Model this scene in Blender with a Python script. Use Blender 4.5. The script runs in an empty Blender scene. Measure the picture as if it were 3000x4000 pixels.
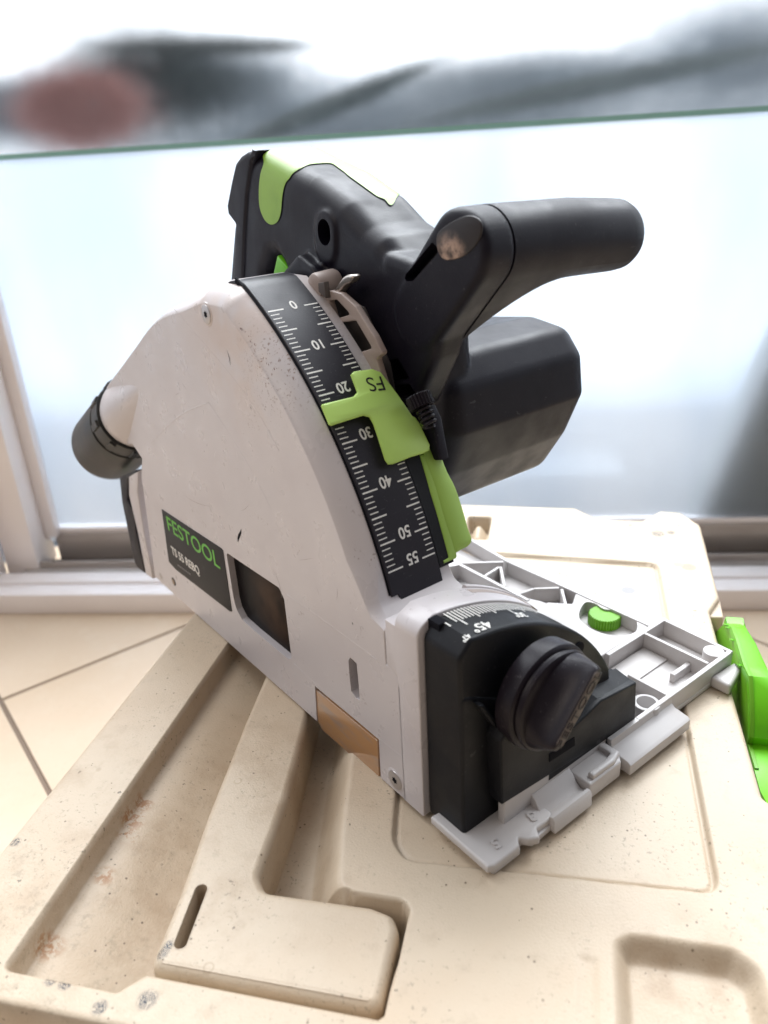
import bpy, bmesh, math, random
import numpy as np
from mathutils import Vector, Matrix
from mathutils.geometry import tessellate_polygon
random.seed(4)
sc = bpy.context.scene
COL = sc.collection
MM = 0.001

# ------------------------------------------------------------------ camera
F, PITCH, ROLL, AZ_LID, AZ_SAW = 3041.914, 0.43247, 0.056477, 0.242607, -0.645437
CAM_H = 240.0                                   # mm above the lid of the case
cp, sp, cr, sr = math.cos(PITCH), math.sin(PITCH), math.cos(ROLL), math.sin(ROLL)
_r, _d, _f = np.array([1, 0, 0.]), np.array([0, -sp, -cp]), np.array([0, cp, -sp])
RIGHT, DOWN, FWD = cr*_r + sr*_d, -sr*_r + cr*_d, _f
cam = bpy.data.cameras.new('camera')
camo = bpy.data.objects.new('camera', cam); COL.objects.link(camo)
camo.matrix_world = Matrix((
    (RIGHT[0], -DOWN[0], -FWD[0], 0), (RIGHT[1], -DOWN[1], -FWD[1], 0),
    (RIGHT[2], -DOWN[2], -FWD[2], CAM_H*MM), (0, 0, 0, 1)))
cam.sensor_fit = 'VERTICAL'; cam.sensor_height = 8.0; cam.lens = 8.0*F/4000
cam.clip_start = 0.01; cam.clip_end = 400
cam.dof.use_dof = True; cam.dof.focus_distance = 0.345
cam.dof.aperture_fstop = cam.lens/3.0; cam.dof.aperture_ratio = 1.2
sc.camera = camo

# ------------------------------------------------------------------ light and exposure
w = bpy.data.worlds.new('World'); sc.world = w; w.use_nodes = True
wn = w.node_tree; wn.nodes.clear()
wo = wn.nodes.new('ShaderNodeOutputWorld'); wb = wn.nodes.new('ShaderNodeBackground')
wt = wn.nodes.new('ShaderNodeTexCoord'); wsx = wn.nodes.new('ShaderNodeSeparateXYZ')
wr = wn.nodes.new('ShaderNodeValToRGB'); wm = wn.nodes.new('ShaderNodeMapRange')
# bright overcast daylight on the balcony side, the dim warm room behind the camera
wm.inputs['From Min'].default_value = -0.6; wm.inputs['From Max'].default_value = 0.6
wr.color_ramp.elements[0].position = 0.15; wr.color_ramp.elements[0].color = (0.20, 0.185, 0.185, 1)
wr.color_ramp.elements[1].position = 0.85; wr.color_ramp.elements[1].color = (2.2, 2.35, 2.55, 1)
wn.links.new(wt.outputs['Generated'], wsx.inputs[0]); wn.links.new(wsx.outputs['Y'], wm.inputs['Value'])
wn.links.new(wm.outputs[0], wr.inputs[0]); wn.links.new(wr.outputs[0], wb.inputs['Color'])
wn.links.new(wb.outputs[0], wo.inputs['Surface']); wb.inputs['Strength'].default_value = 0.8

def area(name, loc, target, size, power, color):
    l = bpy.data.lights.new(name, 'AREA'); l.shape = 'RECTANGLE'; l.size, l.size_y = size
    l.energy = power; l.color = color
    o = bpy.data.objects.new(name, l); COL.objects.link(o); o.location = loc
    o.rotation_euler = (Vector(target)-Vector(loc)).to_track_quat('-Z', 'Y').to_euler()
    return o
area('daylight_through_the_door', (0.15, 1.15, 1.0), (0.05, 0.45, 0.0), (1.3, 0.45), 8.5, (0.90, 0.95, 1.0))
area('daylight_over_the_balcony', (0.2, 1.75, 1.9), (0.2, 1.6, -0.2), (3.4, 1.4), 150, (0.93, 0.97, 1.0))
area('warm_room_fill', (-1.0, -0.45, 1.25), (0, 0.4, 0.05), (0.9, 0.9), 7.0, (1.0, 0.88, 0.77))  # unseen warm fill added for the room side, no known lamp
sc.view_settings.view_transform = 'Standard'; sc.view_settings.look = 'None'
sc.view_settings.exposure = 0.0; sc.view_settings.gamma = 1.0
sc.render.resolution_x, sc.render.resolution_y = 768, 1024

# ------------------------------------------------------------------ frames of reference
CAMP = np.array([0, 0, CAM_H])
AX = {'u': np.array([math.sin(AZ_SAW), math.cos(AZ_SAW), 0]), 'v': np.array([math.cos(AZ_SAW), -math.sin(AZ_SAW), 0]),
      'x': np.array([math.cos(AZ_LID), -math.sin(AZ_LID), 0]), 'y': np.array([math.sin(AZ_LID), math.cos(AZ_LID), 0]),
      'z': np.array([0, 0, 1.])}
def ray(px, py):
    return RIGHT*(px-1500) + DOWN*(py-2000) + FWD*F
def hit(px, py, ax, c):
    n = AX[ax]; r = ray(px, py); return CAMP + r*((c - n@CAMP)/(n@r))
def on_v(pts, v=145.):      # pixels on a plane across the saw -> (u, z)
    return [tuple(float(hit(a, b, 'v', v)@AX[k]) for k in 'uz') for a, b in pts]
def on_u(pts, u):           # -> (v, z)
    return [tuple(float(hit(a, b, 'u', u)@AX[k]) for k in 'vz') for a, b in pts]
def on_z(pts, z):           # -> (v, u)
    return [tuple(float(hit(a, b, 'z', z)@AX[k]) for k in 'vu') for a, b in pts]
def on_lid(pts, z=0.):      # -> (x, y) on the lid
    return [tuple(float(hit(a, b, 'z', z)@AX[k]) for k in 'xy') for a, b in pts]
SAW_O = (230., 240., 0.)
LID_O = (-60., 320., -210.)
def root(name, o, az, label, cat, group=None):
    e = bpy.data.objects.new(name, None); COL.objects.link(e)
    c, s = math.cos(-az), math.sin(-az)
    e.location = ((c*o[0]-s*o[1])*MM, (s*o[0]+c*o[1])*MM, o[2]*MM); e.rotation_euler = (0, 0, -az)
    e['label'] = label; e['category'] = cat
    if group: e['group'] = group
    e.empty_display_size = 0.02
    return e
def tag(o, label, cat, kind=None):
    o['label'] = label
    if cat: o['category'] = cat
    if kind: o['kind'] = kind
    return o

# ------------------------------------------------------------------ materials
def srgb(r, g, b):
    return tuple(((c/255+0.055)/1.055)**2.4 if c/255 > 0.04045 else c/255/12.92 for c in (r, g, b)) + (1,)
class Mat:
    def __init__(s, name, base, rough=0.5, spec=0.5, metal=0.0, **kw):
        s.m = bpy.data.materials.new(name); s.m.use_nodes = True
        s.nt = s.m.node_tree; s.b = s.nt.nodes['Principled BSDF']
        s.b.inputs['Base Color'].default_value = base; s.b.inputs['Roughness'].default_value = rough
        s.b.inputs['Specular IOR Level'].default_value = spec; s.b.inputs['Metallic'].default_value = metal
        s.col = None; s.base = base; s.tc = s.nt.nodes.new('ShaderNodeTexCoord'); s.bump = None
        for k, v in kw.items(): s.b.inputs[k.replace('_', ' ')].default_value = v
    def n(s, t, **kw):
        x = s.nt.nodes.new(t)
        for k, v in kw.items(): setattr(x, k, v)
        return x
    def noise(s, scale, detail=3, rough=0.55, stretch=None, w=0.0, dist=0.0):
        n = s.n('ShaderNodeTexNoise'); n.inputs['Scale'].default_value = scale
        n.inputs['Detail'].default_value = detail; n.inputs['Roughness'].default_value = rough
        n.inputs['Distortion'].default_value = dist
        mp = s.n('ShaderNodeMapping'); s.nt.links.new(s.tc.outputs['Object'], mp.inputs[0])
        mp.inputs['Location'].default_value = (w, w*1.7, w*0.3)
        if stretch: mp.inputs['Scale'].default_value = stretch[:3]; mp.inputs['Rotation'].default_value = stretch[3:] or (0, 0, 0)
        s.nt.links.new(mp.outputs[0], n.inputs['Vector']); return n.outputs['Fac']
    def voro(s, scale, feature='F1', w=0.0):
        n = s.n('ShaderNodeTexVoronoi'); n.inputs['Scale'].default_value = scale; n.feature = feature
        mp = s.n('ShaderNodeMapping'); mp.inputs['Location'].default_value = (w, w, w)
        s.nt.links.new(s.tc.outputs['Object'], mp.inputs[0]); s.nt.links.new(mp.outputs[0], n.inputs['Vector'])
        return n
    def ramp(s, fac, a, b, lo=0.0, hi=1.0):
        m = s.n('ShaderNodeMapRange'); m.interpolation_type = 'SMOOTHSTEP'
        s.nt.links.new(fac, m.inputs['Value'])
        for k, v in (('From Min', a), ('From Max', b), ('To Min', lo), ('To Max', hi)): m.inputs[k].default_value = v
        return m.outputs[0]
    def math(s, op, a, b):
        m = s.n('ShaderNodeMath', operation=op)
        for i, x in enumerate((a, b)):
            if isinstance(x, (int, float)): m.inputs[i].default_value = x
            else: s.nt.links.new(x, m.inputs[i])
        return m.outputs[0]
    def near(s, p, r0, r1):     # 1 inside a ball round p (object space), fading out
        v = s.n('ShaderNodeVectorMath', operation='DISTANCE'); s.nt.links.new(s.tc.outputs['Object'], v.inputs[0])
        v.inputs[1].default_value = p; return s.ramp(v.outputs['Value'], r0, r1, 1.0, 0.0)
    def mix(s, fac, color, mode='MIX'):
        m = s.n('ShaderNodeMix', data_type='RGBA', blend_type=mode)
        if isinstance(fac, (int, float)): m.inputs[0].default_value = fac
        else: s.nt.links.new(fac, m.inputs[0])
        if s.col is None: m.inputs[6].default_value = s.base
        else: s.nt.links.new(s.col, m.inputs[6])
        m.inputs[7].default_value = color if len(color) == 4 else tuple(color)+(1,)
        s.col = m.outputs[2]; s.nt.links.new(s.col, s.b.inputs['Base Color']); return s
    def bmp(s, h, dist, strength=1.0):
        b = s.n('ShaderNodeBump'); b.inputs['Distance'].default_value = dist; b.inputs['Strength'].default_value = strength
        s.nt.links.new(h, b.inputs['Height'])
        if s.bump: s.nt.links.new(s.bump, b.inputs['Normal'])
        s.bump = b.outputs[0]; s.nt.links.new(s.bump, s.b.inputs['Normal']); return s
    def rgh(s, fac): s.nt.links.new(fac, s.b.inputs['Roughness']); return s

def saw_p(v, u, z): return ((v-SAW_O[0])*MM, (u-SAW_O[1])*MM, z*MM)
def lid_p(x, y, z): return ((x-LID_O[0])*MM, (y-LID_O[1])*MM, (z-LID_O[2])*MM)

g = Mat('guard_paint', (0.525, 0.49, 0.497, 1), 0.34, 0.55)
g.mix(g.ramp(g.noise(38, 4), 0.40, 0.75, 0, 0.25), (0.47, 0.415, 0.42))
g.mix(g.ramp(g.noise(420, 3, 0.7), 0.70, 0.78, 0, 0.55), (0.22, 0.17, 0.15))
g.mix(g.math('MULTIPLY', g.ramp(g.noise(900, 2, 0.6, w=3), 0.60, 0.66, 0, 0.8),
             g.math('ADD', g.near(saw_p(150, 262, 168), 0.008, 0.030), g.ramp(g.noise(60, 2, w=9), 0.62, 0.70, 0, 0.7))), (0.20, 0.13, 0.11))
g.mix(g.math('MULTIPLY', g.ramp(g.noise(30, 3, w=5), 0.42, 0.6, 0, 0.45), g.near(saw_p(152, 285, 190), 0.01, 0.07)), (0.50, 0.36, 0.27))
g.mix(g.ramp(g.noise(120, 2, 0.5, (1, 1, 12, 0.5, 0, 0), w=2), 0.70, 0.74, 0, 0.18), (0.75, 0.72, 0.72))
g.bmp(g.noise(2600, 2, 0.6), 0.00012, 0.35); g.bmp(g.noise(22, 2), 0.0006, 0.25)
g.rgh(g.ramp(g.noise(60, 3), 0.3, 0.7, 0.26, 0.38))
GUARD = g.m
g = Mat('cast_paint', (0.51, 0.485, 0.475, 1), 0.38, 0.5)
g.mix(g.ramp(g.noise(55, 3), 0.45, 0.8, 0, 0.3), (0.42, 0.37, 0.33))
g.mix(g.ramp(g.noise(520, 3, 0.7), 0.70, 0.78, 0, 0.5), (0.20, 0.17, 0.15))
g.bmp(g.noise(2000, 2, 0.6), 0.00012, 0.4); CAST = g.m
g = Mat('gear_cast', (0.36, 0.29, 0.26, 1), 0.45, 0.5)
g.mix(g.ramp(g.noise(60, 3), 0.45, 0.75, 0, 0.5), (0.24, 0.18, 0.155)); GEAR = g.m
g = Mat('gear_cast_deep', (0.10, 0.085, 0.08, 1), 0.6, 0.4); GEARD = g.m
def black(name, base, rough, dust=0.2):
    g = Mat(name, base, rough, 0.21)
    g.mix(g.ramp(g.noise(30, 4), 0.45, 0.8, 0, dust*0.6), (0.07, 0.065, 0.07))
    g.mix(g.ramp(g.noise(700, 2, 0.7), 0.66, 0.76, 0, dust*1.6), (0.16, 0.15, 0.15))
    g.mix(g.ramp(g.noise(150, 2, 0.5, (1, 14, 1, 0.7, 0.3, 0.4)), 0.70, 0.76, 0, dust*1.2), (0.20, 0.20, 0.21))
    g.bmp(g.noise(1900, 2, 0.7), 0.00014, 0.5)
    g.rgh(g.ramp(g.noise(45, 3), 0.3, 0.7, rough-0.08, rough+0.1)); return g
BLACK = black('black_plastic', (0.0058, 0.0048, 0.0105, 1), 0.42, 0.10).m
BLOCK = black('bevel_block_plastic', (0.0065, 0.007, 0.0095, 1), 0.46, 0.12).m
SCALE = black('scale_plastic', (0.020, 0.018, 0.024, 1), 0.36, 0.14).m
KNOB = black('knob_plastic', (0.010, 0.007, 0.011, 1), 0.36, 0.22).m
g = black('worn_text_plastic', (0.11, 0.09, 0.08, 1), 0.55, 0.8); WORN = g.m
g = Mat('polished_wear', (0.018, 0.014, 0.015, 1), 0.42, 0.3)
g.mix(g.math('MULTIPLY', g.near(saw_p(199, 213, 205), 0.004, 0.0105), g.ramp(g.noise(260, 4, 0.6), 0.3, 0.65, 0.1, 1)), (0.40, 0.28, 0.22)); DISH = g.m
VOID = Mat('dark_recess', (0.006, 0.006, 0.009, 1), 0.8, 0.1).m
def green(name, base, rough=0.42):
    g = Mat(name, base, rough, 0.45)
    g.mix(g.ramp(g.noise(50, 4), 0.5, 0.8, 0, 0.35), (base[0]*0.55, base[1]*0.6, base[2]*0.5))
    g.mix(g.ramp(g.noise(600, 3, 0.7), 0.68, 0.76, 0, 0.5), (0.25, 0.22, 0.06))
    g.bmp(g.noise(1800, 2), 0.0001, 0.4); return g.m
LIME = green('lime_plastic', (0.30, 0.47, 0.085, 1))
LIMEY = green('pale_lime_plastic', (0.42, 0.62, 0.14, 1))
DKLIME = green('wheel_plastic', (0.13, 0.36, 0.012, 1))
VIVID = green('vivid_green_plastic', (0.14, 0.50, 0.008, 1), 0.35)
WHITE = Mat('white_print', (0.72, 0.70, 0.66, 1), 0.5, 0.4).m
INK = Mat('black_print', (0.02, 0.02, 0.015, 1), 0.5, 0.3).m
LOGO = Mat('green_print', (0.10, 0.42, 0.03, 1), 0.4, 0.4).m
GREYP = Mat('grey_print', (0.25, 0.24, 0.24, 1), 0.4, 0.4).m
g = Mat('label_foil', (0.014, 0.013, 0.015, 1), 0.5, 0.2)
g.mix(g.ramp(g.noise(90, 4), 0.6, 0.75, 0, 0.5), (0.06, 0.055, 0.055)); LABEL = g.m
STEEL = Mat('zinc_steel', (0.55, 0.50, 0.46, 1), 0.28, 0.5, 0.9).m
SCREW = Mat('screw_steel', (0.42, 0.39, 0.38, 1), 0.35, 0.5, 0.6).m
g = Mat('smoked_window', (0.004, 0.003, 0.004, 1), 0.4, 0.05)
g.mix(g.math('MULTIPLY', g.near(saw_p(146, 290, 45), 0.004, 0.026), g.ramp(g.noise(40, 2), 0.3, 0.6)), (0.06, 0.034, 0.022)); SMOKE = g.m
g = Mat('amber_window', (0.42, 0.23, 0.11, 1), 0.12, 0.7, Coat_Weight=0.6)
g.mix(g.ramp(g.noise(40, 2, 0.4, (1, 1.6, 6, 0, 0, 0)), 0.45, 0.7, 0, 0.8), (0.30, 0.22, 0.17)); AMBER = g.m
g = Mat('duct_rubber', (0.010, 0.010, 0.010, 1), 0.42, 0.3)
g.mix(g.ramp(g.noise(60, 3), 0.5, 0.7, 0, 0.6), (0.035, 0.03, 0.025)); RUBBER = g.m

# beige case plastic with grime, rust spots and scuffs
def casemat(name, dirty):
    g = Mat(name, (0.53, 0.435, 0.325, 1), 0.42, 0.4)
    g.mix(g.ramp(g.noise(14, 4), 0.35, 0.75, 0, 0.55), (0.50, 0.37, 0.25))
    g.mix(g.ramp(g.noise(85, 4, 0.6), 0.55, 0.75, 0, 0.4), (0.38, 0.29, 0.205))
    g.mix(g.math('MULTIPLY', g.ramp(g.noise(560, 3, 0.7), 0.58, 0.70, 0, 0.6*dirty), g.ramp(g.noise(25, 2, w=6), 0.40, 0.62, 0.12, 1)), (0.20, 0.165, 0.12))
    g.mix(g.ramp(g.noise(360, 2, 0.5, w=4), 0.735, 0.755, 0, 0.75*dirty), (0.10, 0.08, 0.055))
    tr_ = g.math('MULTIPLY', g.near(lid_p(-150, 200, -15), 0.03, 0.12), g.ramp(g.noise(30, 5, 0.65, w=12), 0.42, 0.66, 0, 0.6))
    g.mix(tr_, (0.36, 0.255, 0.16))
    vv = g.voro(90, w=0.3); rg_ = g.ramp(vv.outputs['Distance'], 0.10, 0.14, 0, 1); rg2 = g.ramp(vv.outputs['Distance'], 0.15, 0.20, 1, 0)
    g.mix(g.math('MULTIPLY', g.math('MULTIPLY', g.math('MULTIPLY', rg_, rg2), g.ramp(g.noise(55, 1, w=3), 0.56, 0.62, 0, 0.4)), g.near(lid_p(-140, 190, -15), 0.05, 0.10)), (0.30, 0.21, 0.13))
    vs = g.voro(210, w=0.9)
    g.mix(g.math('MULTIPLY', g.ramp(vs.outputs['Distance'], 0.07, 0.12, 1, 0), g.ramp(g.noise(60, 2, w=21), 0.52, 0.60, 0, 0.85)), (0.12, 0.085, 0.055))
    # dirty front left rim
    rim = g.near(lid_p(-195, 150, 0), 0.03, 0.13)
    g.mix(g.math('MULTIPLY', rim, g.ramp(g.noise(150, 5, 0.75, w=7), 0.52, 0.70, 0, 0.5)), (0.27, 0.22, 0.15))
    # rust along the foot of the trough wall
    for k, (px, r) in enumerate([((190, 3700), 5), ((560, 3140), 4), ((520, 3200), 5), ((500, 3260), 4), ((410, 3420), 4), ((560, 3480), 5), ((1230, 3270), 4), ((1080, 2960), 2)]):
        x, y = on_lid([px], -11)[0]
        g.mix(g.math('MULTIPLY', g.near(lid_p(x, y, -10), r*0.35*MM, r*1.5*MM), g.ramp(g.noise(330, 3, 0.7, w=k), 0.44, 0.58, 0, 0.9)), (0.33, 0.15, 0.05))
    # black scuffs
    for k, (px, r) in enumerate([((575, 3905), 3.4), ((390, 3935), 2.6), ((200, 3828), 2.2), ((255, 3842), 2.4), ((630, 3715), 2.8), ((655, 3690), 2.0), ((60, 3290), 2.2), ((2570, 2085), 4.5), ((2620, 2080), 3)]):
        x, y = on_lid([px])[0]
        wv = g.n('ShaderNodeTexWave'); wv.inputs['Scale'].default_value = 190; wv.inputs['Distortion'].default_value = 30
        wv.inputs['Detail'].default_value = 2; wv.inputs['Detail Scale'].default_value = 2.2
        g.nt.links.new(g.tc.outputs['Object'], wv.inputs['Vector'])
        g.mix(g.math('MULTIPLY', g.near(lid_p(x, y, 0), r*0.55*MM, r*1.25*MM), g.ramp(wv.outputs['Fac'], 0.30, 0.55, 0, 1.0)), (0.035, 0.038, 0.045))
    for px, r, c in (((2455, 2293), 5.0, (0.28, 0.27, 0.27)), ((2452, 2252), 1.8, (0.28, 0.27, 0.27)), ((2690, 2215), 4.5, (0.42, 0.27, 0.2)), ((2650, 2205), 3, (0.42, 0.3, 0.24))):
        x, y = on_lid([px])[0]; g.mix(g.near(lid_p(x, y, 0), r*0.8*MM, r*1.15*MM), c)
    # brown grime round the front right pocket
    x, y = on_lid([(2700, 3760)])[0]
    g.mix(g.math('MULTIPLY', g.near(lid_p(x, y, -6), 0.006, 0.03), g.ramp(g.noise(90, 4), 0.3, 0.7, 0.1, 0.55)), (0.32, 0.21, 0.12))
    g.bmp(g.noise(1100, 3, 0.6), 0.00035, 0.5); g.bmp(g.noise(200, 2), 0.0004, 0.18)
    return g.m
CASE = casemat('case_plastic', 1.0)

# ------------------------------------------------------------------ mesh helpers
def finish(name, bm, mat, parent, smooth=35, label=None):
    me = bpy.data.meshes.new(name); bmesh.ops.recalc_face_normals(bm, faces=bm.faces)
    bm.to_mesh(me); bm.free(); return finish_me(name, me, mat, parent, smooth, label)
def finish_me(name, me, mat, parent, smooth=35, label=None):
    me.materials.clear(); me.materials.append(mat)
    if smooth:
        me.shade_smooth(); me.set_sharp_from_angle(angle=math.radians(smooth))
    o = bpy.data.objects.new(name, me); COL.objects.link(o)
    if parent: o.parent = parent
    if label: o['label'] = label
    return o
def local(p, fr):
    o = SAW_O if fr == 's' else LID_O
    return ((p[0]-o[0])*MM, (p[1]-o[1])*MM, (p[2]-o[2])*MM)
def to3(axis, a, b, c):     # plane coords a,b + position c along the axis
    return {'v': (c, a, b), 'u': (a, c, b), 'z': (a, b, c)}[axis]
def slab_bm(outer, holes, axis, a0, a1, bev=0.6, fr='s', tilt=None, seg=2):
    cu = bpy.data.curves.new('tmp', 'CURVE'); cu.dimensions = '2D'; cu.fill_mode = 'BOTH'
    for pts in [outer]+list(holes):
        s = cu.splines.new('POLY'); s.points.add(len(pts)-1)
        for i, p in enumerate(pts): s.points[i].co = (p[0], p[1], 0, 1)
        s.use_cyclic_u = True
    h = abs(a1-a0)/2; bev = min(bev, h*0.98)
    cu.extrude = h-bev; cu.bevel_depth = bev; cu.bevel_resolution = seg; cu.offset = -bev
    o = bpy.data.objects.new('tmp', cu); COL.objects.link(o)
    me = bpy.data.meshes.new_from_object(o.evaluated_get(bpy.context.evaluated_depsgraph_get()))
    bpy.data.objects.remove(o); bpy.data.curves.remove(cu)
    bm = bmesh.new(); bm.from_mesh(me); bpy.data.meshes.remove(me)
    mid = (a0+a1)/2
    for v in bm.verts:
        x, y, z = v.co; c = mid+z
        if tilt: c += tilt(x, y, z)
        v.co = local(to3(axis, x, y, c), fr)
    bmesh.ops.remove_doubles(bm, verts=bm.verts, dist=2e-6)
    return bm
def slab(name, outer, axis, a0, a1, mat, parent, bev=0.6, holes=(), fr='s', tilt=None, smooth=35, seg=2, label=None):
    return finish(name, slab_bm(outer, holes, axis, a0, a1, bev, fr, tilt, seg), mat, parent, smooth, label)
def smo(pts, n=4, closed=True):
    P = [np.array(p, float) for p in pts]; N = len(P); out = []
    for i in range(N if closed else N-1):
        p0, p1, p2, p3 = (P[(i+k) % N] if closed else P[min(max(i+k, 0), N-1)] for k in (-1, 0, 1, 2))
        for j in range(n):
            t = j/n
            out.append(tuple(0.5*((2*p1)+(-p0+p2)*t+(2*p0-5*p1+4*p2-p3)*t*t+(-p0+3*p1-3*p2+p3)*t**3)))
    if not closed: out.append(tuple(P[-1]))
    return out
def rnd(pts, r, n=4):       # round every corner of a polygon
    out = []; N = len(pts)
    for i in range(N):
        p, a, b = (np.array(pts[k % N], float) for k in (i, i-1, i+1))
        ri = r[i] if isinstance(r, (list, tuple)) else r
        da, db = a-p, b-p; la, lb = np.linalg.norm(da), np.linalg.norm(db)
        c = np.clip((da/la)@(db/lb), -1, 1); ang = math.acos(c)
        if ang > 3.0 or ri <= 0: out.append(tuple(p)); continue
        t = min(ri/math.tan(ang/2), la*0.45, lb*0.45)
        A, B = p+da/la*t, p+db/lb*t
        for k in range(n+1):
            s = k/n; out.append(tuple((1-s)**2*A+2*s*(1-s)*p+s*s*B))
    return out
def box(name, lo, hi, mat, parent, bev=0.5, fr='s', rot=0):
    return slab(name, [(lo[0], lo[1]), (hi[0], lo[1]), (hi[0], hi[1]), (lo[0], hi[1])], 'z', lo[2], hi[2], mat, parent, bev, fr=fr)
def loft_bm(rings, caps=True, fr='s'):
    bm = bmesh.new(); vs = [[bm.verts.new(local(p, fr)) for p in r] for r in rings]; n = len(rings[0])
    for a, b in zip(vs, vs[1:]):
        for i in range(n):
            bm.faces.new((a[i], a[(i+1) % n], b[(i+1) % n], b[i]))
    if caps:
        for ring, flip in ((vs[0], True), (vs[-1], False)):
            if len(ring) < 5: bm.faces.new(ring[::-1] if flip else ring); continue
            for t in tessellate_polygon([[v.co*1000 for v in ring]]):
                try: bm.faces.new([ring[k] for k in (t[::-1] if flip else t)])
                except ValueError: pass
        bmesh.ops.holes_fill(bm, edges=[e for e in bm.edges if e.is_boundary], sides=0)
    return bm
def tube(name, p0, p1, r0, r1, mat, parent, fr='s', n=32, ends=1.0, prof=None, smooth=35):
    """solid of revolution; prof = list of (t along axis in mm, radius)"""
    p0, p1 = np.array(p0, float), np.array(p1, float); L = np.linalg.norm(p1-p0); d = (p1-p0)/L
    a = np.cross(d, [0, 0, 1.]); a = a/np.linalg.norm(a) if np.linalg.norm(a) > 1e-3 else np.array([1., 0, 0]); b = np.cross(d, a)
    if prof is None: prof = [(0, r0-ends), (ends*0.3, r0-ends*0.3), (ends, r0), (L-ends, r1), (L-ends*0.3, r1-ends*0.3), (L, r1-ends)]
    rings = [[p0+d*t+(a*math.cos(k*2*math.pi/n)+b*math.sin(k*2*math.pi/n))*max(r, 0.01) for k in range(n)] for t, r in prof]
    return finish(name, loft_bm(rings, True, fr), mat, parent, smooth)
def boolean(o, cutters, op='DIFFERENCE'):
    for c in cutters:
        m = o.modifiers.new('b', 'BOOLEAN'); m.operation = op; m.object = c; m.solver = 'EXACT'
    bpy.context.view_layer.update()
    me = bpy.data.meshes.new_from_object(o.evaluated_get(bpy.context.evaluated_depsgraph_get()))
    if len(me.vertices) < 0.6*len(o.data.vertices): print('BOOLEAN LOST', o.name, len(me.vertices), len(o.data.vertices))
    o.modifiers.clear(); mats = [m for m in o.data.materials]; o.data = me
    me.materials.clear()
    for m in mats: me.materials.append(m)
    me.shade_smooth(); me.set_sharp_from_angle(angle=math.radians(35))
    for c in cutters: bpy.data.objects.remove(c)
def text(name, s, size, pos, xdir, ydir, mat, parent, ext=0.05, fr='s', bold=0.0, xs=1.0, align='CENTER', shear=0.0):
    cu = bpy.data.curves.new('t', 'FONT'); cu.body = s; cu.size = size; cu.extrude = ext; cu.offset = bold
    cu.align_x = align; cu.align_y = 'CENTER'; cu.shear = shear
    o = bpy.data.objects.new('t', cu); COL.objects.link(o)
    me = bpy.data.meshes.new_from_object(o.evaluated_get(bpy.context.evaluated_depsgraph_get()))
    bpy.data.objects.remove(o); bpy.data.curves.remove(cu)
    X = np.array(xdir, float); X /= np.linalg.norm(X); Y = np.array(ydir, float); Y -= X*(X@Y); Y /= np.linalg.norm(Y); Z = np.cross(X, Y)
    for v in me.vertices:
        p = np.array(pos)+X*v.co.x*xs+Y*v.co.y+Z*v.co.z; v.co = local(p, fr)
    me.name = name
    return finish_me(name, me, mat, parent, None)

# ================================================================== the saw
saw = root('plunge_saw', SAW_O, AZ_SAW, 'grey and black plunge saw with lime green sliders standing on the beige tool case', 'saw')

# ---- grey blade guard
CU, CZ, RG = 390.0, 25.5, 194.5           # the depth arc: centre (u, z) and radius
def arc(u_or_t, r=RG): return (CU-r*math.cos(u_or_t), CZ+r*math.sin(u_or_t))
T0, T1 = math.asin((86-CZ)/RG), 1.045
outline = []                                # (u, z, inset, depth)
seam = on_v([(1587, 3135), (1575, 2882), (1565, 2689), (1553, 2646), (1524, 2607), (1510, 2598), (1503, 2496), (1503, 2467)], 145)
for p in seam: outline.append((p[0]+0.35, max(p[1], 0.5), 0.4, 0.4))
outline.append((seam[-1][0]+1.0, 80.2, 1.5, 3)); outline.append((203, 83, 3, 5))
for k in range(25):
    t = T0+(T1-T0)*k/24; u, z = arc(t); e = min(1, k/3)
    outline.append((u, z, 3+4.5*e, 5+5*e))
back = on_v([(885, 1080), (860, 1100), (780, 1147), (700, 1187), (640, 1245), (585, 1320), (530, 1393), (500, 1432)], 155)
MC, TH = np.array([452.5, 105.2]), -0.51     # mouth of the dust port (u, z) and its direction
d_ = np.array([math.cos(TH), math.sin(TH)]); e_ = np.array([-d_[1], d_[0]])
top_m, bot_m = MC+e_*20, MC-e_*20
for i, p in enumerate(smo(back[1:], 3, False)):
    if p[0] > top_m[0]-7: continue
    e = min(1, i/8); outline.append((p[0], p[1], 7.5-2.5*e, 10+12*e))
outline.append((top_m[0], top_m[1], 4, 20)); outline.append((MC[0], MC[1], 2, 14))
outline.append((bot_m[0], bot_m[1], 4, 14)); outline.append((bot_m[0]-10, bot_m[1]+2.5, 3, 9))
low = on_v([(553, 1790), (550, 1860), (575, 2040), (604, 2250), (625, 2274)], 145)
for i, p in enumerate(low): outline.append((p[0], max(p[1], 0.5), 1.0, 1.0))
outline.append((low[-1][0]-4, 0.3, 0.6, 0.6))
O = np.array([(a, b) for a, b, *_ in outline]); N_ = len(O)
def inward(O):
    n = np.zeros_like(O)
    for i in range(len(O)):
        t = O[(i+1) % len(O)]-O[i-1]; t /= np.linalg.norm(t)+1e-9; n[i] = (t[1], -t[0])
    area_ = sum(O[i-1][0]*O[i][1]-O[i][0]*O[i-1][1] for i in range(len(O)))
    return n if area_ < 0 else -n
NI = inward(O)
rings = []
for t in (0, 0.05, 0.14, 0.28, 0.45, 0.62, 0.78, 0.9, 1.0):
    ring = []
    for i, (_, _, ins, dp) in enumerate(outline):
        m = min(1, max(0, (dp-11)/8)); a = t*math.pi/2        # broad round on the duct, firm chamfer along the depth arc
        fv = m*(1-math.cos(a))+(1-m)*t**1.35; fi = m*(1-math.sin(a))+(1-m)*(1-t)**1.2
        ring.append((145+dp*fv, O[i][0]+NI[i][0]*ins*fi, O[i][1]+NI[i][1]*ins*fi))
    rings.append(ring)
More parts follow.
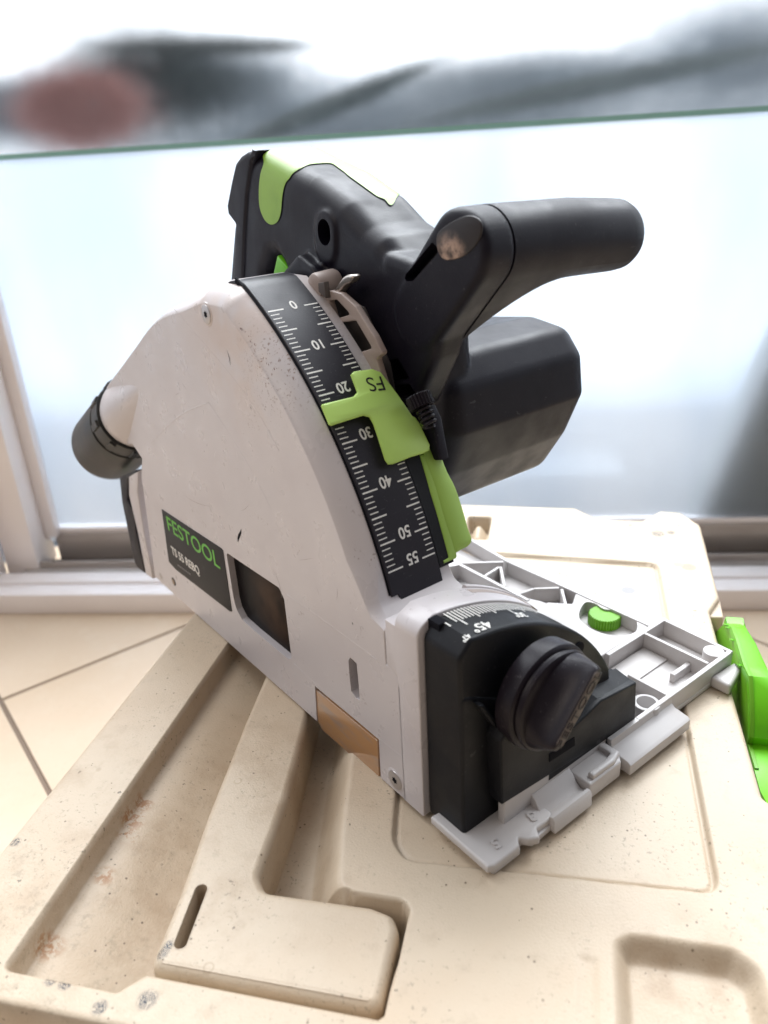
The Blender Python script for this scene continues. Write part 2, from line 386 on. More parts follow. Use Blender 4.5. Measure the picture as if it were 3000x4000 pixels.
for i in range(N_): pass
rings.append([(max(154.6, rings[-1][i][0]), *O[i]) for i in range(N_)])
rings.append([(178 if outline[i][3] > 15 else 186, *O[i]) for i in range(N_)])
rings.append([(186 if outline[i][3] > 15 else 187, O[i][0]+NI[i][0]*outline[i][2]*0.4, O[i][1]+NI[i][1]*outline[i][2]*0.4) for i in range(N_)])
gb = loft_bm(rings, True)
guard = finish('blade_guard', gb, GUARD, saw, 32)
win = rnd(on_v([(884, 2158), (1090, 2296), (1110, 2340), (1139, 2572), (1128, 2576), (1000, 2470), (945, 2420), (924, 2380), (913, 2340)], 145), 2.0)
def cut(outer, axis, a0, a1, bev=0.05):
    return slab('cut', outer, axis, a0, a1, VOID, saw, bev)
slot = on_v([(1368, 2568), (1393, 2592), (1398, 2640), (1406, 2735), (1392, 2728), (1372, 2700), (1366, 2650), (1361, 2580)], 145)
ledge = on_v([(1232, 2683), (1483, 2890), (1490, 3045), (1245, 2830)], 145)
boolean(guard, [cut(win, 'v', 130, 149.5), cut(slot, 'v', 130, 158), cut(on_v([(1230, 2680), (1480, 2887), (1490, 3080), (1240, 2850)], 145), 'v', 130, 147.2)])
guard.modifiers.new('wn', 'WEIGHTED_NORMAL').keep_sharp = True
slab('viewing_window', [(CU+(a-CU)*1.0, b) for a, b in win], 'v', 148.4, 149.3, SMOKE, saw, 0.1)
slab('slot_lining', slot, 'v', 156.5, 157.8, VOID, saw, 0.05)
slab('amber_cover', on_v([(1236, 2690), (1478, 2892), (1485, 3046), (1300, 2883), (1262, 2850), (1245, 2815)], 146), 'v', 145.4, 147.1, AMBER, saw, 0.4)
# pressed crease lines on the flank
for path in ([(678, 1205), (760, 1300), (880, 1440), (1000, 1600), (1090, 1760)], [(818, 1575), (960, 1800), (1060, 1990)],
             [(590, 1730), (700, 1625), (815, 1572)], [(1122, 2324), (1230, 2400), (1389, 2516), (1470, 2576)],
             [(1150, 2592), (1230, 2670), (1476, 2882), (1572, 2957)]):
    P = smo(on_v(path, 145), 5, False)
    bm = bmesh.new(); row = []
    for i, p in enumerate(P):
        q = P[min(i+1, len(P)-1)]; o_ = P[max(i-1, 0)]; t = np.array(q)-np.array(o_); t /= np.linalg.norm(t); n = np.array((t[1], -t[0]))
        wd = 0.6*math.sin(math.pi*(0.1+0.8*i/(len(P)-1)))
        row.append([bm.verts.new(local((145-h, p[0]+n[0]*wd*s, p[1]+n[1]*wd*s), 's')) for s, h in ((-1, -0.05), (0, 0.15), (1, -0.05))])
    for a, b in zip(row, row[1:]):
        for k in (0, 1): bm.faces.new((a[k], a[k+1], b[k+1], b[k]))
    finish('crease', bm, GUARD, saw, 80)

def screw(px, v, r, hexa=True):
    u, z = on_v([px], v)[0]
    s = tube('screw', (v-0.5, u, z), (v+2, u, z), r, r, SCREW, saw, n=28, ends=0.5)
    bm = bmesh.new(); vs = [bm.verts.new(local((v-0.56, u+math.cos(k*math.pi/6)*r*(0.40 if k % 2 else 0.27), z+math.sin(k*math.pi/6)*r*(0.40 if k % 2 else 0.27)), 's')) for k in range(12)]
    bm.faces.new(vs); finish('drive', bm, VOID, s, None)
    tube('washer_ring', (v-0.15, u, z), (v+1, u, z), r*1.22, r*1.22, GUARD, s, n=28, ends=0.2)
    return s
screw((807, 1228), 145, 4.2); screw((1545, 3046), 145, 4.4)
for px, r, m in (((628, 2250), 2.3, SCREW), ((679, 2272), 2.7, VOID)):
    u, z = on_v([px], 145)[0]
    tube('rivet' if m is SCREW else 'bore', (144.85, u, z), (146, u, z), r, r, m, saw, n=20, ends=0.1)
u, z = on_v([(679, 2272)], 145)[0]
tube('bore_lining', (144.8, u+0.5, z-0.3), (146, u+0.5, z-0.3), 2.0, 2.0, Mat('bore_brass', (0.30, 0.22, 0.15, 1), 0.6).m, saw, n=20, ends=0.1)
# chips and scratches in the paint
def scar(path, w_, mat=VOID, v=144.93):
    P = on_v(path, v); bm = bmesh.new(); A = []
    for i, p in enumerate(P):
        q, o_ = np.array(P[min(i+1, len(P)-1)]), np.array(P[max(i-1, 0)]); t = q-o_; t /= np.linalg.norm(t); n = np.array((t[1], -t[0]))
        ww = w_*(0.15+math.sin(math.pi*i/(len(P)-1)))*0.5
        A.append([bm.verts.new(local((v, p[0]+n[0]*ww*s, p[1]+n[1]*ww*s), 's')) for s in (-1, 1)])
    for a, b in zip(A, A[1:]): bm.faces.new((a[0], a[1], b[1], b[0]))
    finish('paint_chip', bm, mat, saw, None)
scar([(942, 2067), (940, 2080), (934, 2092), (930, 2105), (929, 2118)], 1.5)
scar([(885, 1365), (892, 1385), (897, 1405), (900, 1430)], 0.42)
scar([(979, 1586), (980, 1594), (981, 1600)], 0.35)
scar([(1375, 2430), (1377, 2436), (1378, 2441)], 0.6)
for _ in range(26):
    k = random.random(); x = 905+k*150+random.gauss(0, 10); y = 1235+k*200+random.gauss(0, 12)
    u, z = on_v([(x, y)], 145.8)[0]
    s_ = random.uniform(0.2, 0.55)
    bm = bmesh.new(); bm.faces.new([bm.verts.new(local((145.7-0.25*0, u+s_*math.cos(a)*0.7, z+s_*math.sin(a)*random.uniform(0.7, 1.3)), 's')) for a in np.arange(0, 6.28, 1.05)])
    finish('paint_chip', bm, Mat('chip_brown', (0.16, 0.10, 0.085, 1), 0.6).m if _ == 0 else bpy.data.materials['chip_brown'], saw, None)

PALE_SC = Mat('scratch_pale', (0.66, 0.63, 0.64, 1), 0.4).m; DARK_SC = Mat('scratch_dark', (0.33, 0.285, 0.28, 1), 0.6).m
for k in range(46):
    x, y = random.uniform(640, 1500), random.uniform(1250, 2950)
    if y > 1950+0.86*(x-640)-40 or y < 1235+2.05*(x-905)+60: continue
    a = random.gauss(1.0, 0.5) if k % 3 else random.uniform(0, 3.1); L = random.uniform(8, 34) if k % 4 else random.uniform(40, 120); c = random.uniform(-0.12, 0.12)
    scar([(x+math.cos(a+c*t)*L*t/4, y+math.sin(a+c*t)*L*t/4) for t in range(5)], random.uniform(0.15, 0.32), PALE_SC if k % 2 else DARK_SC, 144.96)

# ---- name plate
lab = on_v([(633, 1989), (866, 2142), (872, 2150), (907, 2388), (900, 2388), (690, 2226), (661, 2194)], 145)
plate = slab('name_plate', lab, 'v', 144.7, 145.3, LABEL, saw, 0.1)
def pt(px, v=144.6):
    u, z = on_v([px], v)[0]; return np.array((v, u, z))
a, b = pt((640, 2030)), pt((868, 2200)); up = pt((640, 2012))-pt((655, 2075))
text('lettering', 'FESTOOL', 13.0, (a+b)/2+np.array((0, 0, -1.0)), b-a, (0, 0, 1), LOGO, plate, bold=0.10, xs=1.20)
a, b = pt((668, 2148)), pt((781, 2236))
text('lettering', 'TS 55 REBQ', 7.4, (a+b)/2, b-a, (0, 0, 1), WHITE, plate, bold=0.14, xs=0.97)
a, b = pt((675, 2192)), pt((765, 2258))
text('lettering', 'www.festool.com', 2.3, (a+b)/2, b-a, (0, 0, 1), GREYP, plate, xs=1.1)

# ---- depth scale: curved black strip
def cyl(px, R=RG):          # pixel on the depth arc -> (v, t)
    o = np.array([CAMP@AX[k] for k in 'vuz']); r = ray(*px); d = np.array([r@AX[k] for k in 'vuz'])
    ou, oz = o[1]-CU, o[2]-CZ; A = d[1]**2+d[2]**2; B = 2*(ou*d[1]+oz*d[2]); C = ou*ou+oz*oz-R*R
    s = (-B-math.sqrt(B*B-4*A*C))/(2*A); p = o+d*s
    return p[0], math.atan2(p[2]-CZ, CU-p[1])
def onarc(v, t, r=RG): return (v, CU-r*math.cos(t), CZ+r*math.sin(t))
VL, VR = 155.2, 181.0
rows = []; t_end = math.atan2(195.5-CZ, CU-291); t_bot = math.atan2(86-CZ, CU-203); t_bot2 = math.atan2(76-CZ, CU-199)
nt = 44
def strip_ring(t, c=0.9, th=2.6, vl=VL, vr=VR):
    return [onarc(vl, t, RG-th), onarc(vl, t, RG+1-c*0.4), onarc(vl+0.4, t, RG+1), onarc(vr-0.5, t, RG+1), onarc(vr, t, RG+0.4), onarc(vr, t, RG-th)]
rings = [strip_ring(t_bot+(t_end-t_bot)*k/nt) for k in range(nt+1)]
e_u, e_z = rings[-1][2][1], rings[-1][2][2]     # the strip bends over the top to the back
def bent(du, dz): return [(p[0], p[1]+du, p[2]+dz) for p in rings[nt]]
rings += [bent(3, 0.8), bent(7, 1.0), bent(12, 0.2), bent(30, -6), bent(50, -13)]
strip = finish('depth_scale', loft_bm(rings), SCALE, saw, 30)
rings = [strip_ring(t_bot2+(t_bot+0.004-t_bot2)*k/6, vl=VL+8+(5.0 if k < 2 else 5.0*(1-(k-1)/5)**2)-5) for k in range(7)]
finish('depth_scale_foot', loft_bm(rings), SCALE, strip, 30)
for vv in (VL-0.6,):
    finish('gap_shadow', loft_bm([[onarc(vv-0.1, T0+(t_end+0.03-T0)*k/30, RG-2), onarc(vv-0.1, T0+(t_end+0.03-T0)*k/30, RG+0.35), onarc(vv+0.7, T0+(t_end+0.03-T0)*k/30, RG+0.35), onarc(vv+0.7, T0+(t_end+0.03-T0)*k/30, RG-2)] for k in range(31)]), VOID, strip, 30)
known = {0: (1060, 1216), 5: (1111, 1293), 10: (1159, 1375), 15: (1205, 1459), 20: (1251, 1546), 30: (1338, 1735), 35: (1381, 1829), 40: (1419, 1929), 45: (1459, 2029), 50: (1494, 2129), 55: (1526, 2234)}
kd = sorted(known); kt = [cyl(known[k], RG+1)[1] for k in kd]
tick_t = lambda d: float(np.interp(d, kd, kt))
bm = bmesh.new()
def tick(v0, v1, t, wd=0.42):
    R = RG+1.06; h = wd/2/R
    bm.faces.new([bm.verts.new(local(onarc(*p, R), 's')) for p in ((v0, t-h), (v1, t-h), (v1, t+h), (v0, t+h))])
for d in range(56):
    t = tick_t(d); L = 7.2 if d % 5 == 0 else 4.0; wd = 0.62 if d % 5 == 0 else 0.42
    tick(VL+1.2, VL+1.2+L, t, wd); tick(VR-0.9-(6.6 if d % 5 == 0 else 3.6), VR-0.9, t, wd)
finish('scale_ticks', bm, WHITE, strip, None)
for s, px in (('0', (1144, 1189)), ('10', (1243, 1343)), ('20', (1339, 1511)), ('30', (1428, 1690)), ('40', (1505, 1880)), ('50', (1580, 2076)), ('55', (1611, 2178))):
    v, t = cyl(px, RG+1.1); P = onarc(v, t, RG+1.1); dn = np.array((0, math.sin(t), math.cos(t)))
    text('scale_number', s, 6.4, P, (-1, 0, 0), -dn*-1 if False else -dn, WHITE, strip, ext=0.03, bold=0.11, xs=0.92)

def arcslab(name, pxs, R0, R1, mat, parent, v_shift=0, cham=0.8, sub=3):
    pts = [cyl(p, R1) for p in pxs]; n = len(pts); P = []
    for i in range(n):
        a_, b_ = np.array(pts[i]), np.array(pts[(i+1) % n])
        for k in range(sub): P.append(tuple(a_+(b_-a_)*k/sub))
    Q = np.array([(v, t*R1) for v, t in P]); ni = inward(Q)
    if sum(Q[i-1][0]*Q[i][1]-Q[i][0]*Q[i-1][1] for i in range(len(Q))) > 0: pass
    r = []
    for ins, R in ((0.9 if v_shift else 0, R0), (0, R1-cham), (cham*0.3, R1-cham*0.3), (cham, R1)):
        r.append([onarc(q[0]+nn[0]*ins+(v_shift if R == R0 else 0), (q[1]+nn[1]*ins)/R1, R) for q, nn in zip(Q, ni)])
    b = loft_bm(r)
    return finish(name, b, mat, parent, 30)
fs_px = [(1372, 1461), (1385, 1447), (1455, 1438), (1490, 1452), (1550, 1530), (1613, 1622), (1627, 1630), (1640, 1650), (1682, 1738), (1680, 1757), (1660, 1768), (1610, 1783), (1540, 1811), (1520, 1812), (1507, 1795), (1462, 1655), (1447, 1627), (1422, 1620), (1295, 1660), (1287, 1655), (1257, 1583), (1262, 1575), (1384, 1545), (1398, 1530)]
fs = arcslab('depth_stop', fs_px, RG+1.5, RG+5.2, LIMEY, saw, v_shift=1.8, cham=0.9)
v, t = cyl((1467, 1496), RG+5.3); P = onarc(v, t, RG+5.26); dn = np.array((0, math.sin(t), math.cos(t)))
text('lettering', 'FS', 9.0, P, (-1, 0.12, 0.10), -dn, INK, fs, ext=0.03, xs=1.0)
# lime slider beside the strip: a flat rail and a bulged grip
rail_px = [(1640, 1778), (1672, 1772), (1722, 1900), (1762, 2040), (1787, 2172), (1783, 2182), (1737, 2202), (1733, 2190), (1754, 2178), (1728, 2080), (1684, 1930)]
arcslab('depth_slider_rail', rail_px, RG-6, RG+0.9, LIME, saw, cham=0.7)
grip_px = smo([(1640, 1645), (1665, 1634), (1690, 1633), (1704, 1655), (1716, 1700), (1725, 1765), (1752, 1840), (1783, 1900), (1812, 1985), (1833, 2060), (1849, 2105), (1838, 2132), (1810, 2148), (1781, 2160), (1764, 2110), (1737, 2030), (1698, 1895), (1655, 1775)], 3)
arcslab('depth_slider', grip_px, RG-9, RG+1.4, LIME, saw, cham=1.6, sub=1)
arcslab('depth_slider_lip', [(1645, 1650), (1655, 1641), (1690, 1632), (1705, 1643), (1706, 1655), (1690, 1660), (1650, 1668)], RG-6, RG+4.0, LIME, saw, cham=1.2)
tb = cyl((1600, 1800))[1]
finish('slider_track', loft_bm([[onarc(v_, T0+0.01+(tb-T0)*k/24, r_) for v_, r_ in ((181.3, RG-3), (181.3, RG+0.45), (188.6, RG+0.45), (188.6, RG-3))] for k in range(25)]), BLOCK, saw, 30)

# ---- white front cover and black bevel segment
AC = (148.0, -5.0)
def bev_arc(r, a0, a1, n=24): return [(AC[0]+r*math.sin(math.radians(a0+(a1-a0)*k/n)), AC[1]+r*math.cos(math.radians(a0+(a1-a0)*k/n))) for k in range(n+1)]
front = [(p[0]-0.35, max(p[1], 0.5)) for p in seam]
cover_side = front[:-1]+[(front[-1][0]-0.3, 78.5), (front[-1][0], 84)]
# cover as loft along u with the seam-shaped flank: main prism + flank skin
prof = rnd([(145, 0.5), (145, 87.5), (153, 91.3)], [0, 7, 0], 6)[:-1]+bev_arc(96.3, 3, 36)+[(212, 60), (190, 60), (190, 0.5)]
slab('front_cover', prof, 'u', 177.6, 190.5, GUARD, saw, 0.7)
slab('front_cover_flank', cover_side+[(178.6, 84), (178.2, 0.5)], 'v', 145.02, 154, GUARD, saw, 0.3)
slab('front_cover_top', rnd([(145.05, 187), (182, 187), (182, 201), (172, 203), (145.05, 196.5)], 1), 'z', 60, 80.5, GUARD, saw, 0.6)
prof2 = bev_arc(96.6, 18, 48)+bev_arc(92.5, 48, 18)
slab('front_cover_rim', bev_arc(96.9, 20, 50)+bev_arc(88, 50, 20), 'u', 190.2, 192.5, GUARD, saw, 0.4)
slab('front_cover_slot', bev_arc(96.45, 19, 46)+bev_arc(93, 46, 19), 'u', 185.2, 188.2, GEAR, saw, 0.1)
blk = rnd([(147.3, 3), (147.3, 84.5), (151.5, 90)], [0, 5, 0], 6)[:-1]+bev_arc(95.2, 3, 62)+[(236, 10), (166, 2)]
seg_ = slab('bevel_segment', blk, 'u', 158.5, 177.4, BLOCK, saw, 1.6, seg=4,
            tilt=lambda a, b, c: (-0.05*(90-b) if c < 0 else 0)*0.35)
column = slab('segment_column', rnd([(147.5, -1), (147.5, 70), (166, 60), (166, 2), (163.5, 2), (163, -3), (159.5, 2), (156, -0.5)], [0, 3, 3, 0, 0, 0, 0, 0]), 'u', 157.5, 163, BLOCK, seg_, 1.6, seg=3)
lower = on_u([(1962, 3144), (1955, 2900), (1975, 2860), (2020, 2900), (2150, 2925), (2290, 2792), (2348, 2736), (2486, 2665), (2481, 2845), (2441, 2870), (2404, 2893), (2390, 2905), (2380, 2870), (2345, 2885), (2345, 2903)], 150.5)
lowp = slab('segment_foot', lower, 'u', 150.3, 164, BLOCK, seg_, 0.9, seg=3)
led = on_u([(2486, 2667), (2348, 2736), (2283, 2801), (2150, 2925)], 150.5)
bm = bmesh.new()     # sloping ledge on top of the foot
top_b = [(v-1.0, z+2.5) for v, z in led]
A = [bm.verts.new(local((v, 150.6, z-0.5), 's')) for v, z in led]; B = [bm.verts.new(local((v, 160.5, z), 's')) for v, z in top_b]
C = [bm.verts.new(local((v, 160.5, 12), 's')) for v, z in led]; D = [bm.verts.new(local((v, 150.6, 12), 's')) for v, z in led]
for k in range(3):
    bm.faces.new((A[k], A[k+1], B[k+1], B[k])); bm.faces.new((D[k], D[k+1], A[k+1], A[k]))
bm.faces.new((A[0], B[0], C[0], D[0]))
finish('foot_ledge', bm, BLOCK, seg_, 20)
q = on_u([(2147, 2945), (2245, 2880), (2247, 2912), (2147, 2977)], 150)
slab('recess', q, 'u', 150.0, 152, VOID, seg_, 0.1)
for px, r, uu in (((2263, 2536), 3.0, 157.4), ((2324, 2713), 3.3, 156.6)):
    v, z = on_u([px], uu)[0]; tube('bore', (v, uu, z), (v, uu+3, z), r, r, VOID, seg_, n=20, ends=0.1)
# raised flap left of the knob
fl = on_u([(1852, 2745), (1875, 2742), (1938, 2826), (1952, 2833), (1952, 2850), (1940, 2850), (1925, 2842)], 157)
slab('flap', fl, 'u', 154.6, 159, BLOCK, seg_, 0.8)
# angle graduation
bm = bmesh.new()
def bpt(a, u, r=95.5): return (AC[0]+r*math.sin(math.radians(a)), u, AC[1]+r*math.cos(math.radians(a)))
def atick(a, u0, u1, wd=0.62):
    bm.faces.new([bm.verts.new(local(p, 's')) for p in (bpt(a-wd/3.3, u0), bpt(a+wd/3.3, u0), bpt(a+wd/3.3, u1), bpt(a-wd/3.3, u1))])
for bdeg in range(0, 47):
    a = 5.5+(46-bdeg)*1.0
    if a > 50: continue
    atick(a, 177.0, 177.0-(10.5 if bdeg % 15 == 0 else 8.6 if bdeg % 5 == 0 else 7.0))
atick(3.2, 177, 169); 
finish('angle_ticks', bm, WHITE, seg_, None)
for s, bdeg, sz, uu in (('45°', 43.4, 6.6, 162.9), ('30°', 29.5, 5.2, 165.2), ('15°', 15, 4.6, 165.2)):
    a = 5.5+(46-bdeg); P = bpt(a, uu, 95.55); ra = math.radians(a)
    text('angle_number', s, sz, P, (-math.cos(ra), 0, math.sin(ra)), (0, -1, 0), WHITE, seg_, ext=0.02, bold=0.12)
P = bpt(2.4, 160.6, 95.4); text('angle_number', '47°', 3.6, P, (-0.97, -0.22, 0.05), (0.2, -1, 0.0), WHITE, seg_, ext=0.02, bold=0.06)
slab('notch', [(150.5, 172), (154.5, 172), (154.5, 177.8), (150.5, 177.8)], 'z', 86, 90.6, VOID, seg_, 0.1)

# ---- rotary knob
KC = np.array((179.5, 59.5))
knob = tube('clamping_knob', (KC[0], 153.5, KC[1]), (KC[0], 135, KC[1]), 21, 21, KNOB, saw, n=72,
            prof=[(0, 19.6), (0.5, 20.6), (5.5, 21.0), (7.4, 20.8), (8.2, 20.0), (8.4, 18.9), (9.6, 18.7), (10.0, 19.8), (11.0, 19.4), (11.8, 18.0)])
ka = math.radians(47); e = np.array((math.cos(ka), math.sin(ka))); nrm = np.array((-e[1], e[0]))   # paddle across the knob
def kp(a, b, u): p = KC+e*a+nrm*b; return (p[0], u, p[1])
rings = []
for u, half, tp, tm, off in ((146, 19.0, 17.5, 9, 0), (143.5, 18.9, 15.5, 7, 0.6), (141, 18.7, 12.3, 5, 1.6), (138, 18.0, 8.6, 3.8, 3.2), (135, 17.2, 5.6, 3.2, 4.8), (132.5, 16.6, 3.9, 3.0, 6.2), (130.9, 16.0, 3.3, 2.9, 7.0), (130.1, 15.2, 2.6, 2.4, 7.4)):
    r = []
    for k in range(48):
        a = 2*math.pi*k/48; c, s = math.cos(a), math.sin(a); ex_ = 1.0-0.5*min(1, max(0, (143.5-u)/9))
        r.append(kp(half*math.copysign(abs(c)**ex_, c)+off*0.25, off+(tp if s > 0 else tm)*math.copysign(abs(s)**ex_, s), u))
    rings.append(r)
pad = finish('knob_grip', loft_bm(rings), KNOB, knob, 50)
slab('grip_edge', rnd([tuple(KC+e*(a*14.2+1.9)+nrm*(7.4+b*2.2)) for a, b in ((-1, -1), (1, -1), (1, 1), (-1, 1))], 1.5), 'u', 129.75, 130.3, WORN, knob, 0.15)
text('lettering', 'FESTOOL', 4.6, kp(1.9, 7.4, 129.7), (e[0], 0, e[1]), (nrm[0], 0, nrm[1]), KNOB, knob, ext=0.2, bold=0.0, xs=1.55)

# ---- base plate
base = slab('base_plate', rnd([(146, 140.5), (160, 140.5), (163, 143.5), (166, 140), (180, 140.5), (200, 148), (316, 148), (318, 186), (308, 190), (308, 340), (296, 430), (250, 440), (215, 440), (200, 380), (196, 300), (196, 200), (185, 200), (185, 170), (145, 172)], [1, 1, 1.2, 1, 1]+[1]*14),
            'z', 0.4, 3.2, CAST, saw, 0.5)
slab('base_toe', rnd([(143.5, 141), (146, 140), (159, 140), (161.5, 143), (163.5, 140), (167.5, 137.5), (170, 141.5), (178, 141), (180, 143), (180, 148), (181, 168), (143.5, 172)], 0.8), 'z', 2.5, 6.2, CAST, saw, 0.9)
bm = bmesh.new()
for cx in (153.0, 172.5):
    text('raised_mark', '5' if cx < 160 else '3', 6.5, (cx, 146.5, 6.2), (-0.9, 0.2, 0), (0, -1, 0), CAST, saw, ext=0.55, bold=0.25)
bm.free()
# rail along the front with a hollow groove
slab('front_wall', rnd([(162, 150.6), (224, 150.9), (224, 154), (162, 154)], 0.6), 'z', 3, 22, CAST, saw, 0.6)
gro = [(138.4, 0.4), (138.8, 6.0), (139.8, 7.4), (141.2, 7.2), (142.0, 5.6), (144.3, 5.0), (146.6, 6.6), (148.4, 9.4), (150.4, 11), (151.2, 11), (151.2, 0.4)]
def rail(name, v0, v1, prof, mat, parent):
    return slab(name, prof, 'v', v0, v1, mat, parent, 0.4)
rail('groove_rail', 177, 199.5, gro, CAST, saw)
rail('ramp_rail', 223.5, 267, [(138.2, 0.6), (138.2, 5.6), (139.5, 6.6), (146.0, 7.6), (147.8, 9.0), (148.4, 12.3), (150.4, 12.3), (150.4, 0.6)], CAST, saw)
tabp = on_z([(2186, 3000), (2250, 2968), (2296, 2915), (2325, 2900), (2390, 2960), (2378, 3030), (2243, 3103)], 8)
t_ = [(200, 140.5), (220, 140.5), (222.5, 143), (222.5, 152), (200, 152)]
slab('tab', rnd(t_, 1.2), 'z', 0.4, 8.8, CAST, saw, 1.0)
slab('tab_rim', rnd([(216.5, 141.2), (222.3, 143), (222.3, 152), (218.6, 152), (218.6, 145.0), (213.5, 144.2), (203, 144.2), (203, 141.4)], 0.8), 'z', 8, 11.0, CAST, saw, 0.8)
def wall(name, p0, p1, z0, z1, th=1.7, mat=CAST, bev=0.45, par=None):
    p0, p1 = np.array(p0, float), np.array(p1, float); d = (p1-p0)/np.linalg.norm(p1-p0); n = np.array((-d[1], d[0]))*th/2
    return slab(name, [tuple(p0+n), tuple(p0-n), tuple(p1-n), tuple(p1+n)], 'z', z0, z1, mat, par or saw, bev)
ZT = 12.5
wall('rib', (243, 149.4), (316.5, 149.4), 2, ZT, 2.4)
wall('rib', (317.2, 148.5), (318.6, 188), 2, ZT, 2.2)
wall('rib', (272, 187), (318, 187), 2, ZT, 2.6)
wall('rib', (300.8, 151), (300.8, 186), 2, ZT, 1.9)
wall('rib', (286, 160), (300, 160), 2, 8.5, 2.4)
wall('rib', (268.5, 149), (268.5, 172), 2, 11, 2.0)
wall('rib', (308.5, 188), (307.5, 250), 2, ZT, 2.2)
wall('rib', (307.5, 250), (306.5, 285), 2, ZT, 2.2)
wall('rib', (306.5, 285), (311, 325), 2, ZT, 2.4)
wall('rib', (311, 325), (300, 400), 2, ZT, 2.4)
wall('rib', (282, 247), (283, 303), 2, ZT, 2.4)
wall('rib', (283, 303), (262, 312), 2, ZT, 2.4)
wall('rib', (284, 304), (304, 287), 2, ZT, 1.8)
wall('rib', (283, 283), (298, 285), 2, ZT-0.5, 1.8)
wall('rib', (299, 284.5), (284, 267), 2, ZT-0.5, 1.8)
wall('rib', (283, 256), (294, 254), 2, ZT-0.5, 1.8)
wall('rib', (294, 254), (305, 245), 2, ZT-0.5, 1.8)
wall('rib', (305, 243), (293, 230), 2, ZT-0.5, 1.8)
wall('rib', (255, 262), (262, 300), 2, ZT-0.5, 1.8)
wall('rib', (235, 300), (262, 290), 2, ZT-0.5, 1.8)
wall('rib', (240, 330), (300, 330), 2, ZT-0.5, 1.8)
wheel_hole = smo([(293, 221), (303, 225), (306, 221), (305, 214), (309, 209), (311, 202), (306, 194), (298, 190), (289, 194), (285, 204), (287, 215)], 4)
deck = slab('base_deck', rnd([(200, 188.5), (310, 188.5), (309, 236), (297, 229), (288, 240), (283, 252), (262, 246), (200, 240)], 1.5), 'z', 3.3, ZT-0.6, CAST, saw, 0.8)
boolean(deck, [cut(wheel_hole, 'z', 5, 30), cut([(287, 238.5), (291, 239), (290, 249), (285.5, 248)], 'z', 5, 30)])
slab('deck_floor', [(200, 150), (316, 150), (316, 187), (200, 187)], 'z', 3.1, 3.9, CAST, saw, 0.2)
box('deck_step', (250, 188-17, 3.8), (299.7, 185, 4.8), CAST, saw, 0.4)
# screw ring
tube('screw_boss', (255.5, 153.5, 3), (255.5, 153.5, 12.2), 6.2, 6.0, CAST, saw, n=36, ends=0.6)
tube('boss_bore', (255.5, 153.5, 12.0), (255.5, 153.5, 12.32), 4.3, 4.3, GEARD, saw, n=30, ends=0.1)
# green setting wheel with ribs, axis across
rings = []
for zz, dr_ in ((2.6, -0.5), (3.2, 0), (10.4, 0), (10.9, -0.5)):
    rings.append([(303+((8.6 if (k % 3) else 8.0)+dr_)*math.cos(2*math.pi*k/108), 212+((8.6 if (k % 3) else 8.0)+dr_)*math.sin(2*math.pi*k/108), zz) for k in range(108)])
finish('setting_wheel', loft_bm(rings), DKLIME, saw, 20)
# corner lug
lug = rnd([(300, 138.5), (316, 142), (319.5, 147.5), (300, 148.5)], 1.5)
slab('corner_lug', lug, 'z', 0.4, 6.5, CAST, saw, 1.6)
tube('corner_boss', (311.5, 154.5, 4), (311.5, 154.5, ZT+0.2), 5.0, 5.0, CAST, saw, n=28, ends=0.6)

# ---- gear casting between strip and motor
cast_px = [(1288, 1135), (1331, 1146), (1389, 1198), (1426, 1260), (1462, 1316), (1494, 1382), (1470, 1403), (1483, 1445), (1500, 1500), (1560, 1640), (1600, 1800), (1500, 1800), (1380, 1560), (1290, 1400), (1240, 1250), (1230, 1150)]
pock1 = [(1284, 1175), (1315, 1171), (1369, 1229), (1306, 1247)]; pock2 = [(1316, 1262), (1390, 1253), (1453, 1361), (1393, 1380)]
slab('gear_casting', rnd(on_v(cast_px, 186), 1.2), 'v', 186, 189, GEAR, saw, 0.5, holes=[rnd(on_v(pock1, 186), 1), rnd(on_v(pock2, 186), 1)])
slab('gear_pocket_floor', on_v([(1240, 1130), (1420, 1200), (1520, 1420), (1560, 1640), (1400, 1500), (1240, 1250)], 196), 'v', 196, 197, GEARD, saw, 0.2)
u, z = on_v([(1240, 1118)], 186)[0]
tube('pivot_boss', (184, u, z), (196, u, z), 5.6, 6.2, GEAR, saw, n=28, ends=1.6)
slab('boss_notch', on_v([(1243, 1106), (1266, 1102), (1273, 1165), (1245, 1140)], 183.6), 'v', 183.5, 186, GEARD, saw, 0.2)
lev = on_v([(1290, 1150), (1311, 1128), (1335, 1092), (1352, 1076), (1374, 1073), (1381, 1084), (1368, 1104), (1346, 1115), (1328, 1140), (1312, 1150)], 188)
slab('steel_lever', smo(lev, 3), 'v', 187.5, 192, STEEL, saw, 0.8)

